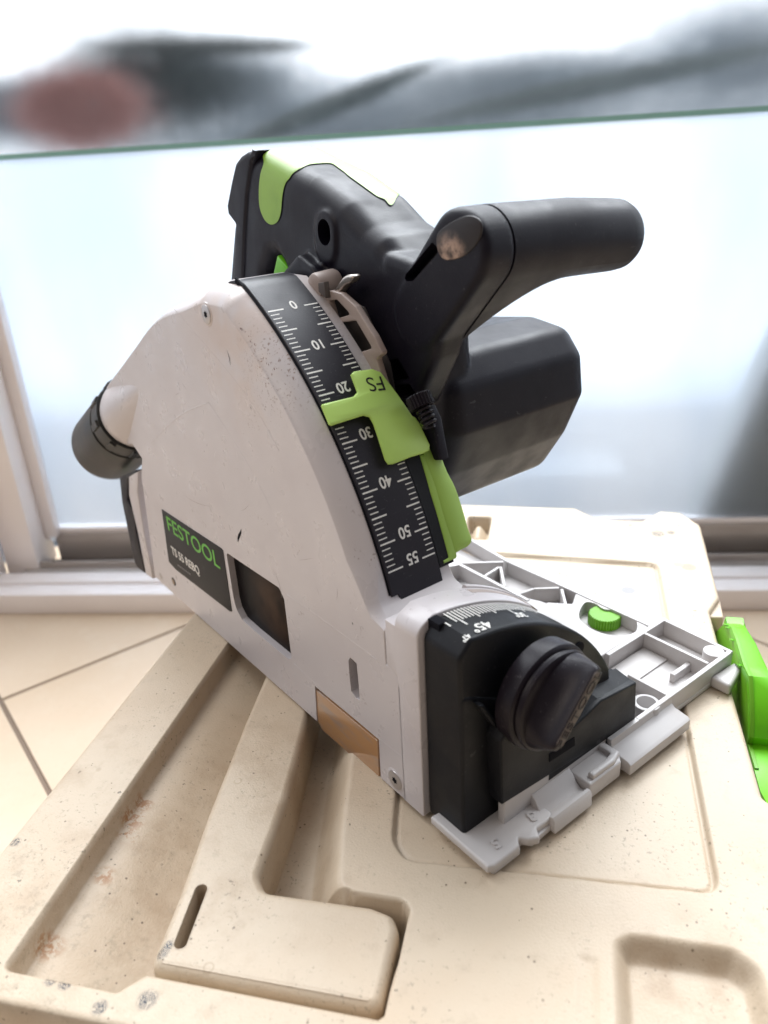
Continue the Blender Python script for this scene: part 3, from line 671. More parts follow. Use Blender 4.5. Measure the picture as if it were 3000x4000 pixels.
# ---- black body: handle, arm and motor housing fused by voxel remesh
def stadium(c, dvec, L, r, n=20):
    d = np.array(dvec, float); d /= np.linalg.norm(d); nn = np.array((-d[1], d[0])); out = []
    for k in range(n+1):
        a = math.pi*k/n; out.append(tuple(np.array(c)-d*math.sin(a)*r+nn*math.cos(a)*r))
    for k in range(n+1):
        a = math.pi*k/n; out.append(tuple(np.array(c)+d*L+d*math.sin(a)*r-nn*math.cos(a)*r))
    return out
def joinparts(name, bms, vox, mat, parent, smooth_it=6):
    me = bpy.data.meshes.new(name); bm = bmesh.new()
    for b in bms:
        bmesh.ops.recalc_face_normals(b, faces=b.faces)
        m2 = bpy.data.meshes.new('t'); b.to_mesh(m2); b.free(); bm.from_mesh(m2); bpy.data.meshes.remove(m2)
    bm.to_mesh(me); bm.free()
    o = bpy.data.objects.new('tmp', me); COL.objects.link(o)
    r = o.modifiers.new('r', 'REMESH'); r.mode = 'VOXEL'; r.voxel_size = vox*MM
    s = o.modifiers.new('s', 'SMOOTH'); s.iterations = smooth_it; s.factor = 0.5
    bpy.context.view_layer.update()
    m3 = bpy.data.meshes.new_from_object(o.evaluated_get(bpy.context.evaluated_depsgraph_get()))
    bpy.data.objects.remove(o)
    m3.name = name
    return finish_me(name, m3, mat, parent, 60)
V0 = 197.0
top_edge = on_v([(1209, 590), (1281, 627), (1382, 676), (1517, 773), (1600, 865), (1660, 905)], 222)
hand = on_v([(985, 605), (1040, 590)], 205)+[(341, 243.5)]+[top_edge[0]]+top_edge[1:]
hand = hand+[(238, 196), (240, 166), (238, 130), (262, 112), (300, 105), (345, 130), (352, 160), (331, 192), (338, 198), (347, 188), (352, 150), (392, 150)]+on_v([(931, 1074), (948, 876)], 205)
body_bms = [slab_bm(rnd(hand, 3.0), [], 'v', V0, 236, 9.0, seg=6)]
C0 = (210.5, 206.8); DIR = (0.68, -0.73)
body_bms.append(slab_bm(stadium(C0, DIR, 34, 14.8), [], 'v', 196.5, 212.5, 3.0, seg=4))
body_bms.append(slab_bm(rnd([(224, 200), (218, 182), (224, 166), (236, 146), (250, 130), (262, 150), (255, 205)], 5), [], 'v', V0, 213, 4.0, seg=4))
mot = rnd([(233.5, 127), (236, 147), (246, 159), (266, 162), (292, 159), (316, 146), (329, 123), (322, 97), (300, 78), (276, 73), (256, 85), (243, 105)], [2]+[10]*11, 6)
body_bms.append(slab_bm(mot, [], 'v', 210, 310, 14.0, seg=8))
# raised bolt tunnel
u, z = on_v([(1268, 900)], 196)[0]
body_bms.append(slab_bm(stadium((u, z), (0.15, -1), 6, 8.2), [], 'v', 195.6, 204, 1.2))
body_bms.append(slab_bm(rnd(on_v([(1112, 1062), (1172, 992), (1230, 1040), (1262, 1090), (1200, 1150), (1130, 1120)], 192), 2), [], 'v', 190, 203, 2))
body = joinparts('body_shell', body_bms, 0.9, BLACK, saw, 5)
vent1 = on_v([(1487, 1413), (1555, 1400), (1602, 1482), (1516, 1492)], 197); vent2 = on_v([(1532, 1505), (1600, 1500), (1626, 1545), (1556, 1552)], 197)
arm_slot = on_v([(1688, 946), (1708, 965), (1710, 990), (1612, 1098), (1588, 1100), (1577, 1088), (1582, 1070)], 196.5)
boolean(body, [cut(rnd(vent1, 1), 'v', 185, 206), cut(rnd(vent2, 1), 'v', 185, 206), cut(rnd(arm_slot, 1), 'v', 185, 204), cut(stadium((u, z), (0, -1), 1.5, 4.6), 'v', 185, 214)])
# worn thumb dish on the arm end
di = smo(on_v([(1702, 945), (1712, 905), (1770, 862), (1835, 842), (1878, 876), (1862, 950), (1810, 1000), (1740, 1016), (1712, 990)], 196), 4)
slab('worn_dish', di, 'v', 196.15, 197.2, DISH, saw, 0.35)
# front handle: blends from the arm web to a round tapered bar
rings = []
for k in range(15):
    s = k/14; v = 211.3+s*43.3
    L = 34*(1-s)**2.4; r = 14.75; c = (C0[0]-0.8*s, C0[1]-1.0*s)
    rings.append([(v, a, b) for a, b in stadium(c, DIR, L, r)])
for s in (0.25, 0.5, 0.75, 0.92):
    v = 255+s*27; rings.append([(v, a, b) for a, b in stadium((C0[0]-0.8-0.6*s, C0[1]-1.0-1.6*s), DIR, 0, 14.75-0.55*s)])
for k in range(1, 8):
    a_ = k/7*math.pi/2; rr = 14.2
    rings.append([(282+math.sin(a_)*11, a, b) for a, b in stadium((C0[0]-1.4, C0[1]-2.6), DIR, 0, 1.5+(rr-1.5)*math.cos(a_))])
finish('front_handle', loft_bm(rings), BLACK, saw, 50)
# knurled end and spring beside the slider
a_, b_ = on_v([(1612, 1548)], 188)[0], on_v([(1632, 1596)], 188)[0]
p0, p1 = np.array((190.5, *a_)), np.array((190.5, *b_))
d = (p1-p0)/np.linalg.norm(p1-p0); ex = np.array((1., 0, 0)); ey = np.cross(d, ex); rings = []
for t in (0, 0.4, np.linalg.norm(p1-p0)-0.3, np.linalg.norm(p1-p0)):
    rings.append([p0+d*t+(ex*math.cos(k*math.pi/36)+ey*math.sin(k*math.pi/36))*((5.2 if k % 3 else 4.7)-(0.4 if t in (0,) else 0)) for k in range(72)])
finish('knurled_cap', loft_bm(rings), KNOB, saw, 20)
rings = []
for k in range(90):
    a = k/90*2*math.pi*4; q = p1+d*(0.3+k/90*8)+(ex*math.cos(a)+ey*math.sin(a))*2.7
    tg = (-ex*math.sin(a)+ey*math.cos(a)); nn = np.cross(tg, d)
    rings.append([q+(d*math.cos(j*math.pi/4)+nn*math.sin(j*math.pi/4))*0.65 for j in range(8)])
finish('spring', loft_bm(rings), KNOB, saw, 60)
slab('slider_housing', on_v([(1560, 1600), (1665, 1590), (1690, 1640), (1720, 1800), (1640, 1800)], 194), 'v', 194, 199, BLACK, saw, 1)

# lime inlay on the main handle: patches of the shell lifted off its surface
def inlay(name, test, lift, mat):
    bm = bmesh.new(); bm.from_mesh(body.data); bm.verts.ensure_lookup_table()
    loc = lambda p: (p.x/MM+SAW_O[0], p.y/MM+SAW_O[1], p.z/MM)
    dele = [f for f in bm.faces if not test(*loc(f.calc_center_median()))]
    for v in bm.verts: v.co += v.normal*lift*MM
    bmesh.ops.delete(bm, geom=dele, context='FACES')
    for _ in range(14):
        new = {}
        for v in bm.verts:
            if v.is_boundary:
                nb = [e.other_vert(v).co for e in v.link_edges if e.is_boundary]
                if len(nb) == 2: new[v] = v.co*0.5+(nb[0]+nb[1])*0.25
        for v, c in new.items(): v.co = c
    return finish(name, bm, mat, saw, 60)
def inside(poly, a, b):
    c = False; n = len(poly)
    for i in range(n):
        x1, y1 = poly[i]; x2, y2 = poly[i-1]
        if (y1 > b) != (y2 > b) and a < (x2-x1)*(b-y1)/(y2-y1)+x1: c = not c
    return c
tongue = smo(on_v([(1035, 640), (1024, 700), (1021, 780), (1030, 830), (1050, 868), (1074, 878), (1095, 865), (1107, 837), (1112, 780), (1122, 717), (1136, 683)], 198), 3, False)
tongue = tongue+[(322, 262), (370, 262)]
crown_u = [(240, 203), (258, 216), (262, 223.5), (283, 229), (298, 234.5), (312, 236.5), (330, 240), (330, 262), (240, 262)]
def shell_px(v, u, z):      # where a point of the shell shows in the photograph
    w_ = AX['v']*v+AX['u']*u+np.array([0, 0, z])-CAMP; q = F/(w_@FWD); return 1500+q*(w_@RIGHT), 2000+q*(w_@DOWN)
crown = [(1035, 640), (1040, 560), (1300, 560), (1560, 760), (1524, 812), (1500, 775), (1479, 777), (1421, 731), (1348, 678), (1281, 629), (1237, 635), (1189, 654), (1136, 683), (1136, 700), (1060, 700)]
INLAY = green('inlay_plastic', (0.22, 0.38, 0.045, 1))
inlay('handle_inlay', lambda v, u, z: (inside(tongue, u, z) and u > 318) or (inside(crown, *shell_px(v, u, z)) and z > 200 and u < 352), 0.45, INLAY)
slab('trigger', on_v([(1084, 998), (1128, 1052), (1112, 1075), (1066, 1080)], 197), 'v', 196.6, 205, VIVID, saw, 1)
# rear spine of the handle
spine = on_v([(931, 1130), (946, 876), (916, 836), (911, 799), (929, 707), (946, 635), (966, 608), (990, 592), (1030, 584), (1024, 606), (1012, 640), (994, 760), (985, 900), (975, 1130)], 200)
slab('handle_spine', rnd(spine, 1.6), 'v', 195.8, 228, BLACK, saw, 2.4, seg=4)
# ---- dust port
dv = np.array((0, d_[0], d_[1])); c3 = np.array((159.0, MC[0], MC[1]))
tube('exhaust_duct', c3-dv*62+np.array((0.0, 0, 0)), c3+dv*4, 12, 21.6, GUARD, saw, n=72, smooth=60, prof=[(0, 12.6), (8, 13.8), (18, 14.9), (28, 16.3), (38, 18.0), (48, 20.0), (57, 21.4), (63, 21.9), (65.2, 21.7), (66, 21.0)])
port = tube('dust_port', c3-dv*6, c3+dv*80, 21, 25, RUBBER, saw, n=64,
            prof=[(0, 18), (9, 21.0), (10, 23.4), (16, 23.8), (26, 23.4), (26.8, 22.4), (30, 22.6), (30.5, 23.4), (40, 24.2), (84, 24.9), (85.4, 24.5), (86, 23.4), (85, 22.0), (60, 21.5), (58, 0)])
sd = np.array((1., 0, 0)); pe = np.cross(dv, sd)
for k in range(10):
    a = 2*math.pi*k/10; q = sd*math.cos(a)+pe*math.sin(a); w_ = -sd*math.sin(a)+pe*math.cos(a)
    rings = []
    for t in (11, 12, 24, 25):
        h = 24.8 if t in (12, 24) else 23.3
        rings.append([c3+dv*(t-6)+q*r+w_*s_ for r, s_ in ((21, -2.6), (h, -2.0), (h, 2.0), (21, 2.6))])
    finish('collar_rib', loft_bm(rings), RUBBER, port, 30)
for px in ((365, 1615), (322, 1668)):
    u, z = on_v([px], 159)[0]
    box('clip_tooth', (157, u-1.5, z-3.5), (162, u+1.5, z+1.2), RUBBER, port, 0.4)
# rear splitter housing: black plate behind the guard
rp = on_v([(478, 1862), (505, 1850), (540, 1835), (548, 1850), (510, 1868), (507, 1950), (535, 2000), (540, 2070), (548, 2100), (575, 2235), (548, 2215), (535, 2190), (488, 1960)], 152)
slab('rear_plate', rp, 'v', 150, 156, BLACK, saw, 0.6)
rp2 = on_v([(512, 1860), (548, 1838), (545, 1920), (570, 2080), (604, 2258), (578, 2240), (545, 2070), (512, 1930)], 148)
slab('rear_cover', rp2, 'v', 146.5, 160, GUARD, saw, 0.6)
u, z = on_v([(492, 1950)], 156)[0]
tube('release_button', (156, u, z), (162, u, z), 6.5, 6.5, LIME, saw, n=28, ends=1)

# ================================================================== the tool case
case = root('tool_case', LID_O, AZ_LID, 'dirty beige plastic tool case lying flat on the tiles under the saw', 'tool case')
x = np.arange(-212, 104, 0.8); y = np.concatenate([np.arange(119, 300, 0.8), np.arange(300, 534, 1.1)])
GX, GY = np.meshgrid(x, y); PX, PY = GX.ravel(), GY.ravel()
def sdf(poly):              # positive inside
    d = np.full(PX.shape, 1e9); ins = np.zeros(PX.shape, bool); n = len(poly)
    for i in range(n):
        (x1, y1), (x2, y2) = poly[i-1], poly[i]
        ex, ey = x2-x1, y2-y1; t = np.clip(((PX-x1)*ex+(PY-y1)*ey)/(ex*ex+ey*ey+1e-9), 0, 1)
        d = np.minimum(d, np.hypot(PX-x1-t*ex, PY-y1-t*ey))
        c = ((y1 > PY) != (y2 > PY)) & (PX < (x2-x1)*(PY-y1)/(y2-y1+1e-12)+x1); ins ^= c
    return np.where(ins, d, -d)
S = lambda t: (lambda q: q*q*(3-2*q))(np.clip(t, 0, 1))
Z = np.zeros(PX.shape)
rec = rnd([(-173.5, 137), (-131, 136.5), (-124.5, 143.8), (-45, 144.2), (-43.8, 183), (-47, 186.5), (-70, 186.5), (-76, 215), (-84, 262), (-92, 330), (-97, 460), (-173.5, 460)], [3, 2, 2, 2, 3, 3, 9, 8, 8, 8, 3, 3])
dr = sdf(rec)
dsoft = sdf(rnd([(-300, 60), (20, 60), (20, 183), (-46, 187), (-70, 186.5), (-76, 215), (-84, 262), (-92, 330), (-97, 460), (-300, 460)], [0, 0, 0, 3, 9, 8, 8, 8, 0, 0]))
floor = 11+14*S((PX+172)/45)
soft_region = PY > 187
wsoft = np.where(soft_region, np.clip(dsoft/15, 0, 1), 1.0)
Z -= floor*np.minimum(S(dr/1.8), np.where(dr > 0, np.where(soft_region, S(wsoft), 1), 0))
dp = sdf(rnd([(-64, 262), (-56.5, 212), (-50, 203.5), (61, 208.5), (62, 449.5), (-64, 452)], [8, 14, 12, 7, 7, 7]))
Z -= 2.2*S((dp+0.3)/1.3)+1.0*np.exp(-((dp-1.1)/0.8)**2)
dq = sdf(rnd([(23, 90), (23.5, 184), (30, 187.5), (62, 188), (70, 182), (71, 90)], [0, 7, 5, 6, 9, 0]))
Z -= 7.0*S((dq+0.5)/7.0)*np.clip((PX-20)/9, 0, 1)
Z -= 1.0*S((sdf([(12, 90), (17, 90), (19, 176), (13, 176)])+1)/2.5)*0.4
pk = on_lid([(1826, 2016), (1924, 2018), (1906, 2110), (1812, 2106)])
dk = sdf(rnd(pk, 3)); Z -= 12*S(dk/2.5)-9*S((sdf(rnd([(a*0.8+b*0.2) for a, b in zip(map(np.array, pk), [np.mean(pk, axis=0)]*4)], 5)))/7)
outl = [(-206.5, 126.5), (102, 126.5), (102, 243), (93, 248), (84.5, 258), (84.5, 396), (92, 412), (94.5, 508), (84, 527), (70, 528.5), (57, 511), (28, 510), (12, 527), (-69, 525), (-206.5, 524)]
do = sdf(rnd(outl, [4, 4, 2, 2, 3, 3, 2, 3, 5, 3, 2, 2, 3, 3, 5]))
Z -= np.where(do < 2.5, 2.0*(1-np.sqrt(np.clip(1-((2.5-do)/2.5)**2, 0, 1))), 0)
Z = np.where(do < 0, Z-30*S(-do/1.2), Z)
Z = np.where((do < 0), np.maximum(Z, -32.0), Z)
Z -= 0.35*np.sin(PX*0.021+1)*np.sin(PY*0.017)*0+0.0
me = bpy.data.meshes.new('lid'); nx, ny = len(x), len(y)
co = np.stack([(PX-LID_O[0])*MM, (PY-LID_O[1])*MM, (Z-LID_O[2])*MM], 1).astype(np.float32)
idx = np.arange(nx*ny).reshape(ny, nx)
fc = np.stack([idx[:-1, :-1], idx[:-1, 1:], idx[1:, 1:], idx[1:, :-1]], -1).reshape(-1, 4)
keep = ~(((Z < -30.5)[fc]).all(1)); fc = fc[keep]
me.vertices.add(nx*ny); me.vertices.foreach_set('co', co.ravel())
me.loops.add(fc.size); me.loops.foreach_set('vertex_index', fc.ravel().astype(np.int32))
me.polygons.add(len(fc)); me.polygons.foreach_set('loop_start', np.arange(0, fc.size, 4, dtype=np.int32)); me.polygons.foreach_set('loop_total', np.full(len(fc), 4, np.int32))
me.update(calc_edges=True); me.validate()
lid = finish_me('lid', me, CASE, case, None); me.shade_smooth()
hp = [(-125.5, 146.6), (-49, 147.2), (-46.8, 150), (-46.6, 176), (-49.5, 181.5), (-58, 183.5), (-97.5, 182.6), (-102, 188), (-104.2, 228), (-111, 278), (-119, 340), (-126, 430), (-154, 430), (-146, 330), (-140.5, 270), (-134, 212), (-128.5, 175)]
hq = np.array(rnd(hp, [5.5, 5, 5, 5, 5, 5, 5, 6, 20, 30, 30, 4, 4, 20, 30, 30, 10], 7)); hn = inward(hq)
hr = []
for zz, ins in ((-34, 0), (-4.6, 0), (-3.0, 0.45), (-1.8, 1.2), (-0.95, 2.2), (-0.5, 3.3)):
    hr.append([(p[0]+q[0]*ins, p[1]+q[1]*ins, zz) for p, q in zip(hq, hn)])
hb = loft_bm(hr, True, 'l')
hnd = finish('carrying_handle', hb, CASE, case, 50)
sl_ = slab('cut', stadium((-120.7, 178), (0.10, -1), 21, 2.3), 'z', -16, 4, CASE, case, 0.05, fr='l')
boolean(hnd, [sl_]); hnd.modifiers.new('wn', 'WEIGHTED_NORMAL').keep_sharp = True
slab('handle_core', [(-121.5, 149.2), (-51, 149.5), (-51, 170), (-108, 170), (-108, 151.4), (-121.5, 151.0)], 'z', -6, -0.54, CASE, hnd, 0.02, fr='l')
slab('slot_rim', stadium((-120.7, 178), (0.10, -1), 21, 2.9), 'z', -1.6, -0.42, CASE, hnd, 0.45, fr='l', holes=[stadium((-120.7, 178), (0.10, -1), 21, 2.25)])
box('lower_case', (-200, 133, -210), (84, 520, -31), CASE, case, 3, fr='l')
slab('lid_lip', rnd([(-204, 129), (99, 129), (99, 240), (82, 260), (82, 520), (-204, 520)], 3), 'z', -40, -30, CASE, case, 1.5, fr='l')
slab('corner_gusset', rnd([(84, 395), (92, 396), (93, 415), (84, 412)], 1), 'z', -40, -3, CASE, case, 1, fr='l')
# vivid green side clip: curved band with ribs inside
def clip_pts(pxs, x_): return [tuple(float(hit(a, b, 'x', x_)@AX[k]) for k in 'yz') for a, b in pxs]
XC = 93.0
rings = []
outer_px = [(2846, 2440), (2853, 2452), (2870, 2500), (2900, 2600), (2920, 2640), (2926, 2720), (2928, 2820), (2926, 2880), (2918, 2905), (2945, 3000), (2970, 3090), (2998, 3140)]
P = [hit(a, b, 'x', 88.5) for a, b in outer_px]
P = [(float(p@AX['x']), float(p@AX['y']), float(p@AX['z'])) for p in P]
P = [(88.5, P[0][1]+9, P[0][2]-9), (88.5, P[0][1]+6, P[0][2]-2.5)]+P
for i, p in enumerate(P):
    q, o_ = np.array(P[min(i+1, len(P)-1)]), np.array(P[max(i-1, 0)]); t = q-o_; t /= np.linalg.norm(t); n = np.cross(t, (1, 0, 0)); n /= np.linalg.norm(n)
    n = n if n@np.array((0, 1.0, -0.8)) > 0 else -n
    p = np.array(p); W = 8.5+min(1, max(0, (i-3)/5))*7
    rings.append([p, p+(W-1.5, 0, 0), p+np.array((W, 0, 0))+n*1.2, p+np.array((W, 0, 0))+n*3, p+n*3])
clip = finish('side_clip', loft_bm(rings, True, 'l'), VIVID, case, 40)
wp = [hit(a, b, 'x', 89) for a, b in [(2802, 2465), (2822, 2445), (2848, 2440), (2860, 2450), (2880, 2505), (2908, 2600), (2928, 2640), (2932, 2720), (2934, 2820), (2932, 2880), (2924, 2905), (2952, 3000), (2930, 3040), (2880, 2900), (2840, 2740), (2795, 2560), (2790, 2480)]]
slab('clip_web', [(float(p@AX['y']), float(p@AX['z'])) for p in wp], 'v', 88.6, 90.5, DKLIME, clip, 0.2, fr='l')
for i in range(2, 6):
    for f in (0.0,):
        p = np.array(P[i])*(1-f)+np.array(P[i+1])*f
        slab('clip_rib', [(p[1]+0.8, p[2]-0.9), (p[1]+1.7, p[2]-0.5), (p[1]+5.6, p[2]-3), (p[1]+5.2, p[2]-4)], 'v', 87.2, 89, VIVID, clip, 0.2, fr='l')

# ================================================================== floor, door frame, balcony
FZ = -0.210
g = Mat('tile_glaze', (0.58, 0.46, 0.345, 1), 0.35, 0.45)
g.mix(g.ramp(g.noise(5, 4), 0.35, 0.7, 0, 0.6), (0.50, 0.375, 0.255)); g.mix(g.ramp(g.noise(40, 4, 0.65), 0.45, 0.7, 0, 0.3), (0.60, 0.50, 0.39))
g.mix(g.ramp(g.noise(220, 3, 0.6), 0.6, 0.72, 0, 0.3), (0.42, 0.33, 0.24)); g.bmp(g.noise(30, 3), 0.0006, 0.3); TILE = g.m
GROUT = Mat('grout', (0.20, 0.15, 0.115, 1), 0.9, 0.2).m
tz = FZ*1000
c0, ca, cb = (on_lid([p], tz)[0] for p in ((0, 2735), (780, 2420), (200, 3080)))
c0, ca, cb = map(np.array, (c0, ca, cb))
A1 = (ca-c0)/np.linalg.norm(ca-c0); A2 = np.array((A1[1], -A1[0])); A2 = A2 if A2@(cb-c0) > 0 else -A2
TS = 300.0; GR = 4.0
rot_lid = Matrix.Rotation(-AZ_LID, 4, 'Z')
def lidw(x, y, z): v = rot_lid @ Vector((x*MM, y*MM, z*MM)); return v
def flat_obj(name, pts, z0, z1, mat, bev, parent=None):
    """horizontal slab from lid-frame points in mm, built in world space"""
    W = [lidw(a, b, 0) for a, b in pts]
    cu_bm = bmesh.new()
    n = len(W); N2 = [np.array((p.x, p.y)) for p in W]; ni = inward(np.array(N2)); r = []
    for ins, z in ((0, z0), (0, z1-bev), (bev*0.3, z1-bev*0.3), (bev, z1)):
        r.append([cu_bm.verts.new((p[0]+q[0]*ins*MM, p[1]+q[1]*ins*MM, z*MM)) for p, q in zip(N2, ni)])
    for a, b in zip(r, r[1:]):
        for i in range(n): cu_bm.faces.new((a[i], a[(i+1) % n], b[(i+1) % n], b[i]))
    cu_bm.faces.new(r[-1]); cu_bm.faces.new(r[0][::-1])
    return finish(name, cu_bm, mat, parent, 30)
# door line in the lid frame
D0, D1 = (np.array(on_lid([p], tz)[0]) for p in ((0, 2397), (3000, 2382)))
DD = (D1-D0)/np.linalg.norm(D1-D0); DN = np.array((-DD[1], DD[0])); DN = DN if DN[1] > 0 else -DN
gf = flat_obj('floor', [tuple(D0-DD*2500), tuple(D1+DD*2500), tuple(D1+DD*2500-DN*4000), tuple(D0-DD*2500-DN*4000)], tz-30, tz-2.0, GROUT, 0.1)
gf['kind'] = 'structure'; gf['label'] = 'indoor floor of large beige tiles with brown joints'
first = None
corner_tile = [(-c, -d) for c, d in ((TS/2, TS/2), (TS/2, -TS/2), (-TS/2, -TS/2), (-TS/2, TS/2))]
for i in range(-7, 10):
    for j in range(-7, 8):
        # the corner c0 is a tile corner; rows run along A1
        cx = c0+A1*(i+0.5)*TS+A2*(j+0.5)*TS
        if (cx-D0)@DN > TS*0.5-10 or abs((cx-D0)@DD-500) > 1700 or (cx-D0)@DN < -1600: continue
        if first is None:
            P0 = [tuple(A1*a*(TS-GR)/TS+A2*b*(TS-GR)/TS) for a, b in corner_tile]
            first = flat_obj('tile', P0, -8, 0, TILE, 1.2); base_me = first.data; o = first; o.parent = gf
        else:
            o = bpy.data.objects.new('tile', base_me); COL.objects.link(o); o.parent = gf
        wv = lidw(cx[0], cx[1], 0); o.location = (wv.x, wv.y, tz*MM)
TILES_DONE = True

def dpt(a, n, z): p = D0+DD*a+DN*n; return lidw(p[0], p[1], z)
def dbox(name, a0, a1, n0, n1, z0, z1, mat, parent, bev=1.0):
    bm = bmesh.new(); vs = [bm.verts.new(dpt(a, n, z)) for z in (z0, z1) for a, n in ((a0, n0), (a1, n0), (a1, n1), (a0, n1))]
    for f in ((0, 3, 2, 1), (4, 5, 6, 7), (0, 1, 5, 4), (1, 2, 6, 5), (2, 3, 7, 6), (3, 0, 4, 7)): bm.faces.new([vs[k] for k in f])
    if bev: bmesh.ops.bevel(bm, geom=list(bm.edges), offset=bev*MM, segments=2, affect='EDGES', profile=0.5)
    return finish(name, bm, mat, parent, 30)
g = Mat('frame_pvc', (0.90, 0.85, 0.84, 1), 0.3, 0.5); g.mix(g.ramp(g.noise(8, 3), 0.4, 0.8, 0, 0.25), (0.72, 0.62, 0.58)); PVC = g.m
g = Mat('track_aluminium', (0.52, 0.48, 0.45, 1), 0.42, 0.5, 0.5); g.mix(g.ramp(g.noise(9, 4, 0.6, (1, 1, 8, 0, 0, 0)), 0.4, 0.7, 0, 0.6), (0.36, 0.31, 0.28)); ALU = g.m
# depths behind the door line are found from the rows where the pieces show in the photograph
door = bpy.data.objects.new('sliding_door_frame', None); COL.objects.link(door); door.location = (0, 0, 0)
tag(door, 'white sliding door frame with grey aluminium tracks behind the tool case', 'door frame')
a_l = float((np.array(on_lid([(30, 2395)], tz)[0])-D0)@DD)-48
dbox('sill', -900, 3200, 0, 24, tz-5, tz+24, PVC, door, 2)
dbox('sill_step', -900, 3200, 24, 46, tz-5, tz+27, PVC, door, 2)
dbox('track', a_l+45, 3200, 46, 64, tz-5, tz+24, ALU, door, 1)
dbox('track_lip', a_l+45, 3200, 64, 67, tz-5, tz+31, ALU, door, 0.5)
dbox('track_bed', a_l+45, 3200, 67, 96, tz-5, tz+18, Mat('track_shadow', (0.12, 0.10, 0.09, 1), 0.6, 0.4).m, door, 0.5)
dbox('sash_rail', a_l+70, 3200, 96, 112, tz+10, tz+52, ALU, door, 1.5)
dbox('sash_rail_top', a_l+70, 3200, 99, 112, tz+52, tz+58, PVC, door, 1)
dbox('jamb', a_l-70, a_l, 0, 24, tz+20, tz+900, PVC, door, 2)
dbox('jamb_step', a_l-70, a_l+22, 24, 60, tz+20, tz+900, PVC, door, 2)
dbox('sash_stile', a_l+22, a_l+62, 60, 105, tz+16, tz+900, PVC, door, 2)
dbox('stile_bead', a_l+62, a_l+76, 90, 105, tz+50, tz+900, PVC, door, 1)

# frosted pane in the lower half of the door, balcony and ground beyond
g = Mat('balcony_paving', (0.62, 0.66, 0.70, 1), 0.6, 0.4); g.mix(g.ramp(g.noise(2, 3), 0.4, 0.7, 0, 0.4), (0.45, 0.49, 0.53)); PAVE = g.m
bal = dbox('balcony_floor', -60000, 60000, 112, 90000, tz-60, tz-10, PAVE, None, 0); bal['kind'] = 'structure'
chn = dbox('pane_darkening_strip', -3000, 5000, 114, 420, tz-10, tz-4, Mat('darkening_strip_grey', (0.05, 0.06, 0.075, 1), 0.5).m, None, 0); chn['kind'] = 'structure'  # dark strip added behind the pane so its foot turns darker
g = Mat('frosted_glass', (0.86, 0.92, 1.0, 1), 0.35, 0.3)
tr = g.n('ShaderNodeBsdfTranslucent'); tr.inputs['Color'].default_value = (0.88, 0.92, 0.97, 1)
gl = g.n('ShaderNodeBsdfRefraction'); gl.inputs['Roughness'].default_value = 0.42; gl.inputs['IOR'].default_value = 1.33; gl.inputs['Color'].default_value = (0.95, 0.98, 1.0, 1)
m1 = g.n('ShaderNodeMixShader'); m1.inputs[0].default_value = 0.62; m2 = g.n('ShaderNodeMixShader'); m2.inputs[0].default_value = 0.86
g.nt.links.new(tr.outputs[0], m1.inputs[1]); g.nt.links.new(gl.outputs[0], m1.inputs[2]); g.nt.links.new(g.b.outputs[0], m2.inputs[1]); g.nt.links.new(m1.outputs[0], m2.inputs[2])
gn = g.noise(3.2, 4, 0.6, (1, 1, 0.45, 0, 0, 0)); gm = g.n('ShaderNodeMix', data_type='RGBA'); g.nt.links.new(g.ramp(gn, 0.35, 0.7), gm.inputs[0])
gm.inputs[6].default_value = (0.94, 0.96, 0.99, 1); gm.inputs[7].default_value = (0.80, 0.85, 0.91, 1)
for q_ in (tr, gl): g.nt.links.new(gm.outputs[2], q_.inputs['Color'])
g.nt.links.new(m2.outputs[0], g.nt.nodes['Material Output'].inputs['Surface']); OPAL = g.m
def door_hit(px, n_):       # pixel on the vertical plane n_ mm beyond the door line -> (a, z)
    nw = AX['x']*DN[0]+AX['y']*DN[1]; dw = AX['x']*DD[0]+AX['y']*DD[1]; o = AX['x']*D0[0]+AX['y']*D0[1]+nw*n_
    r = ray(*px); t = (nw@(o-CAMP))/(nw@r); p = CAMP+r*t; return float((p-o)@dw), float(p[2])
NB = 101.0
(aL, zL), (aR, zR) = door_hit((0, 625), NB), door_hit((3000, 435), NB)
bs = bpy.data.objects.new('frosted_screen', None); COL.objects.link(bs); tag(bs, 'frosted blue white glass pane filling the lower door behind the saw', 'glass pane')
def dquad(name, pts, n0, n1, mat, parent):
    bm = bmesh.new(); A = [bm.verts.new(dpt(a, n0, z)) for a, z in pts]; B = [bm.verts.new(dpt(a, n1, z)) for a, z in pts]; n = len(pts)
    bm.faces.new(A); bm.faces.new(B[::-1])
    for i in range(n): bm.faces.new((A[i], A[(i+1) % n], B[(i+1) % n], B[i]))
    return finish(name, bm, mat, parent, 30)
sl = (zR-zL)/(aR-aL)
zt = lambda a: zL+sl*(a-aL)
dquad('frosted_pane', [(a_l-400, tz+40), (3200, tz+40), (3200, zt(3200)), (a_l-400, zt(a_l-400))], NB, NB+4, OPAL, bs)
TEAL = Mat('glass_edge', (0.26, 0.50, 0.47, 1), 0.3, 0.5).m
dquad('glass_edge_strip', [(a_l-400, zt(a_l-400)), (3200, zt(3200)), (3200, zt(3200)+5.5), (a_l-400, zt(a_l-400)+4.5)], NB-0.5, NB+4.5, TEAL, bs)
g = Mat('blur_glass', (0.9, 0.95, 1, 1), 0.3, 0.3); gl = g.n('ShaderNodeBsdfRefraction'); gl.inputs['Roughness'].default_value = 0.13; gl.inputs['IOR'].default_value = 1.33
g.nt.links.new(gl.outputs[0], g.nt.nodes['Material Output'].inputs['Surface'])
scr = dbox('blur_screen', -3000, 5000, 1450, 1456, tz-10, 1500, g.m, None, 0)  # rough glass added only to soften the far view
tag(scr, 'added rough glass screen at the far edge of the balcony, blurring the view', 'blur screen')
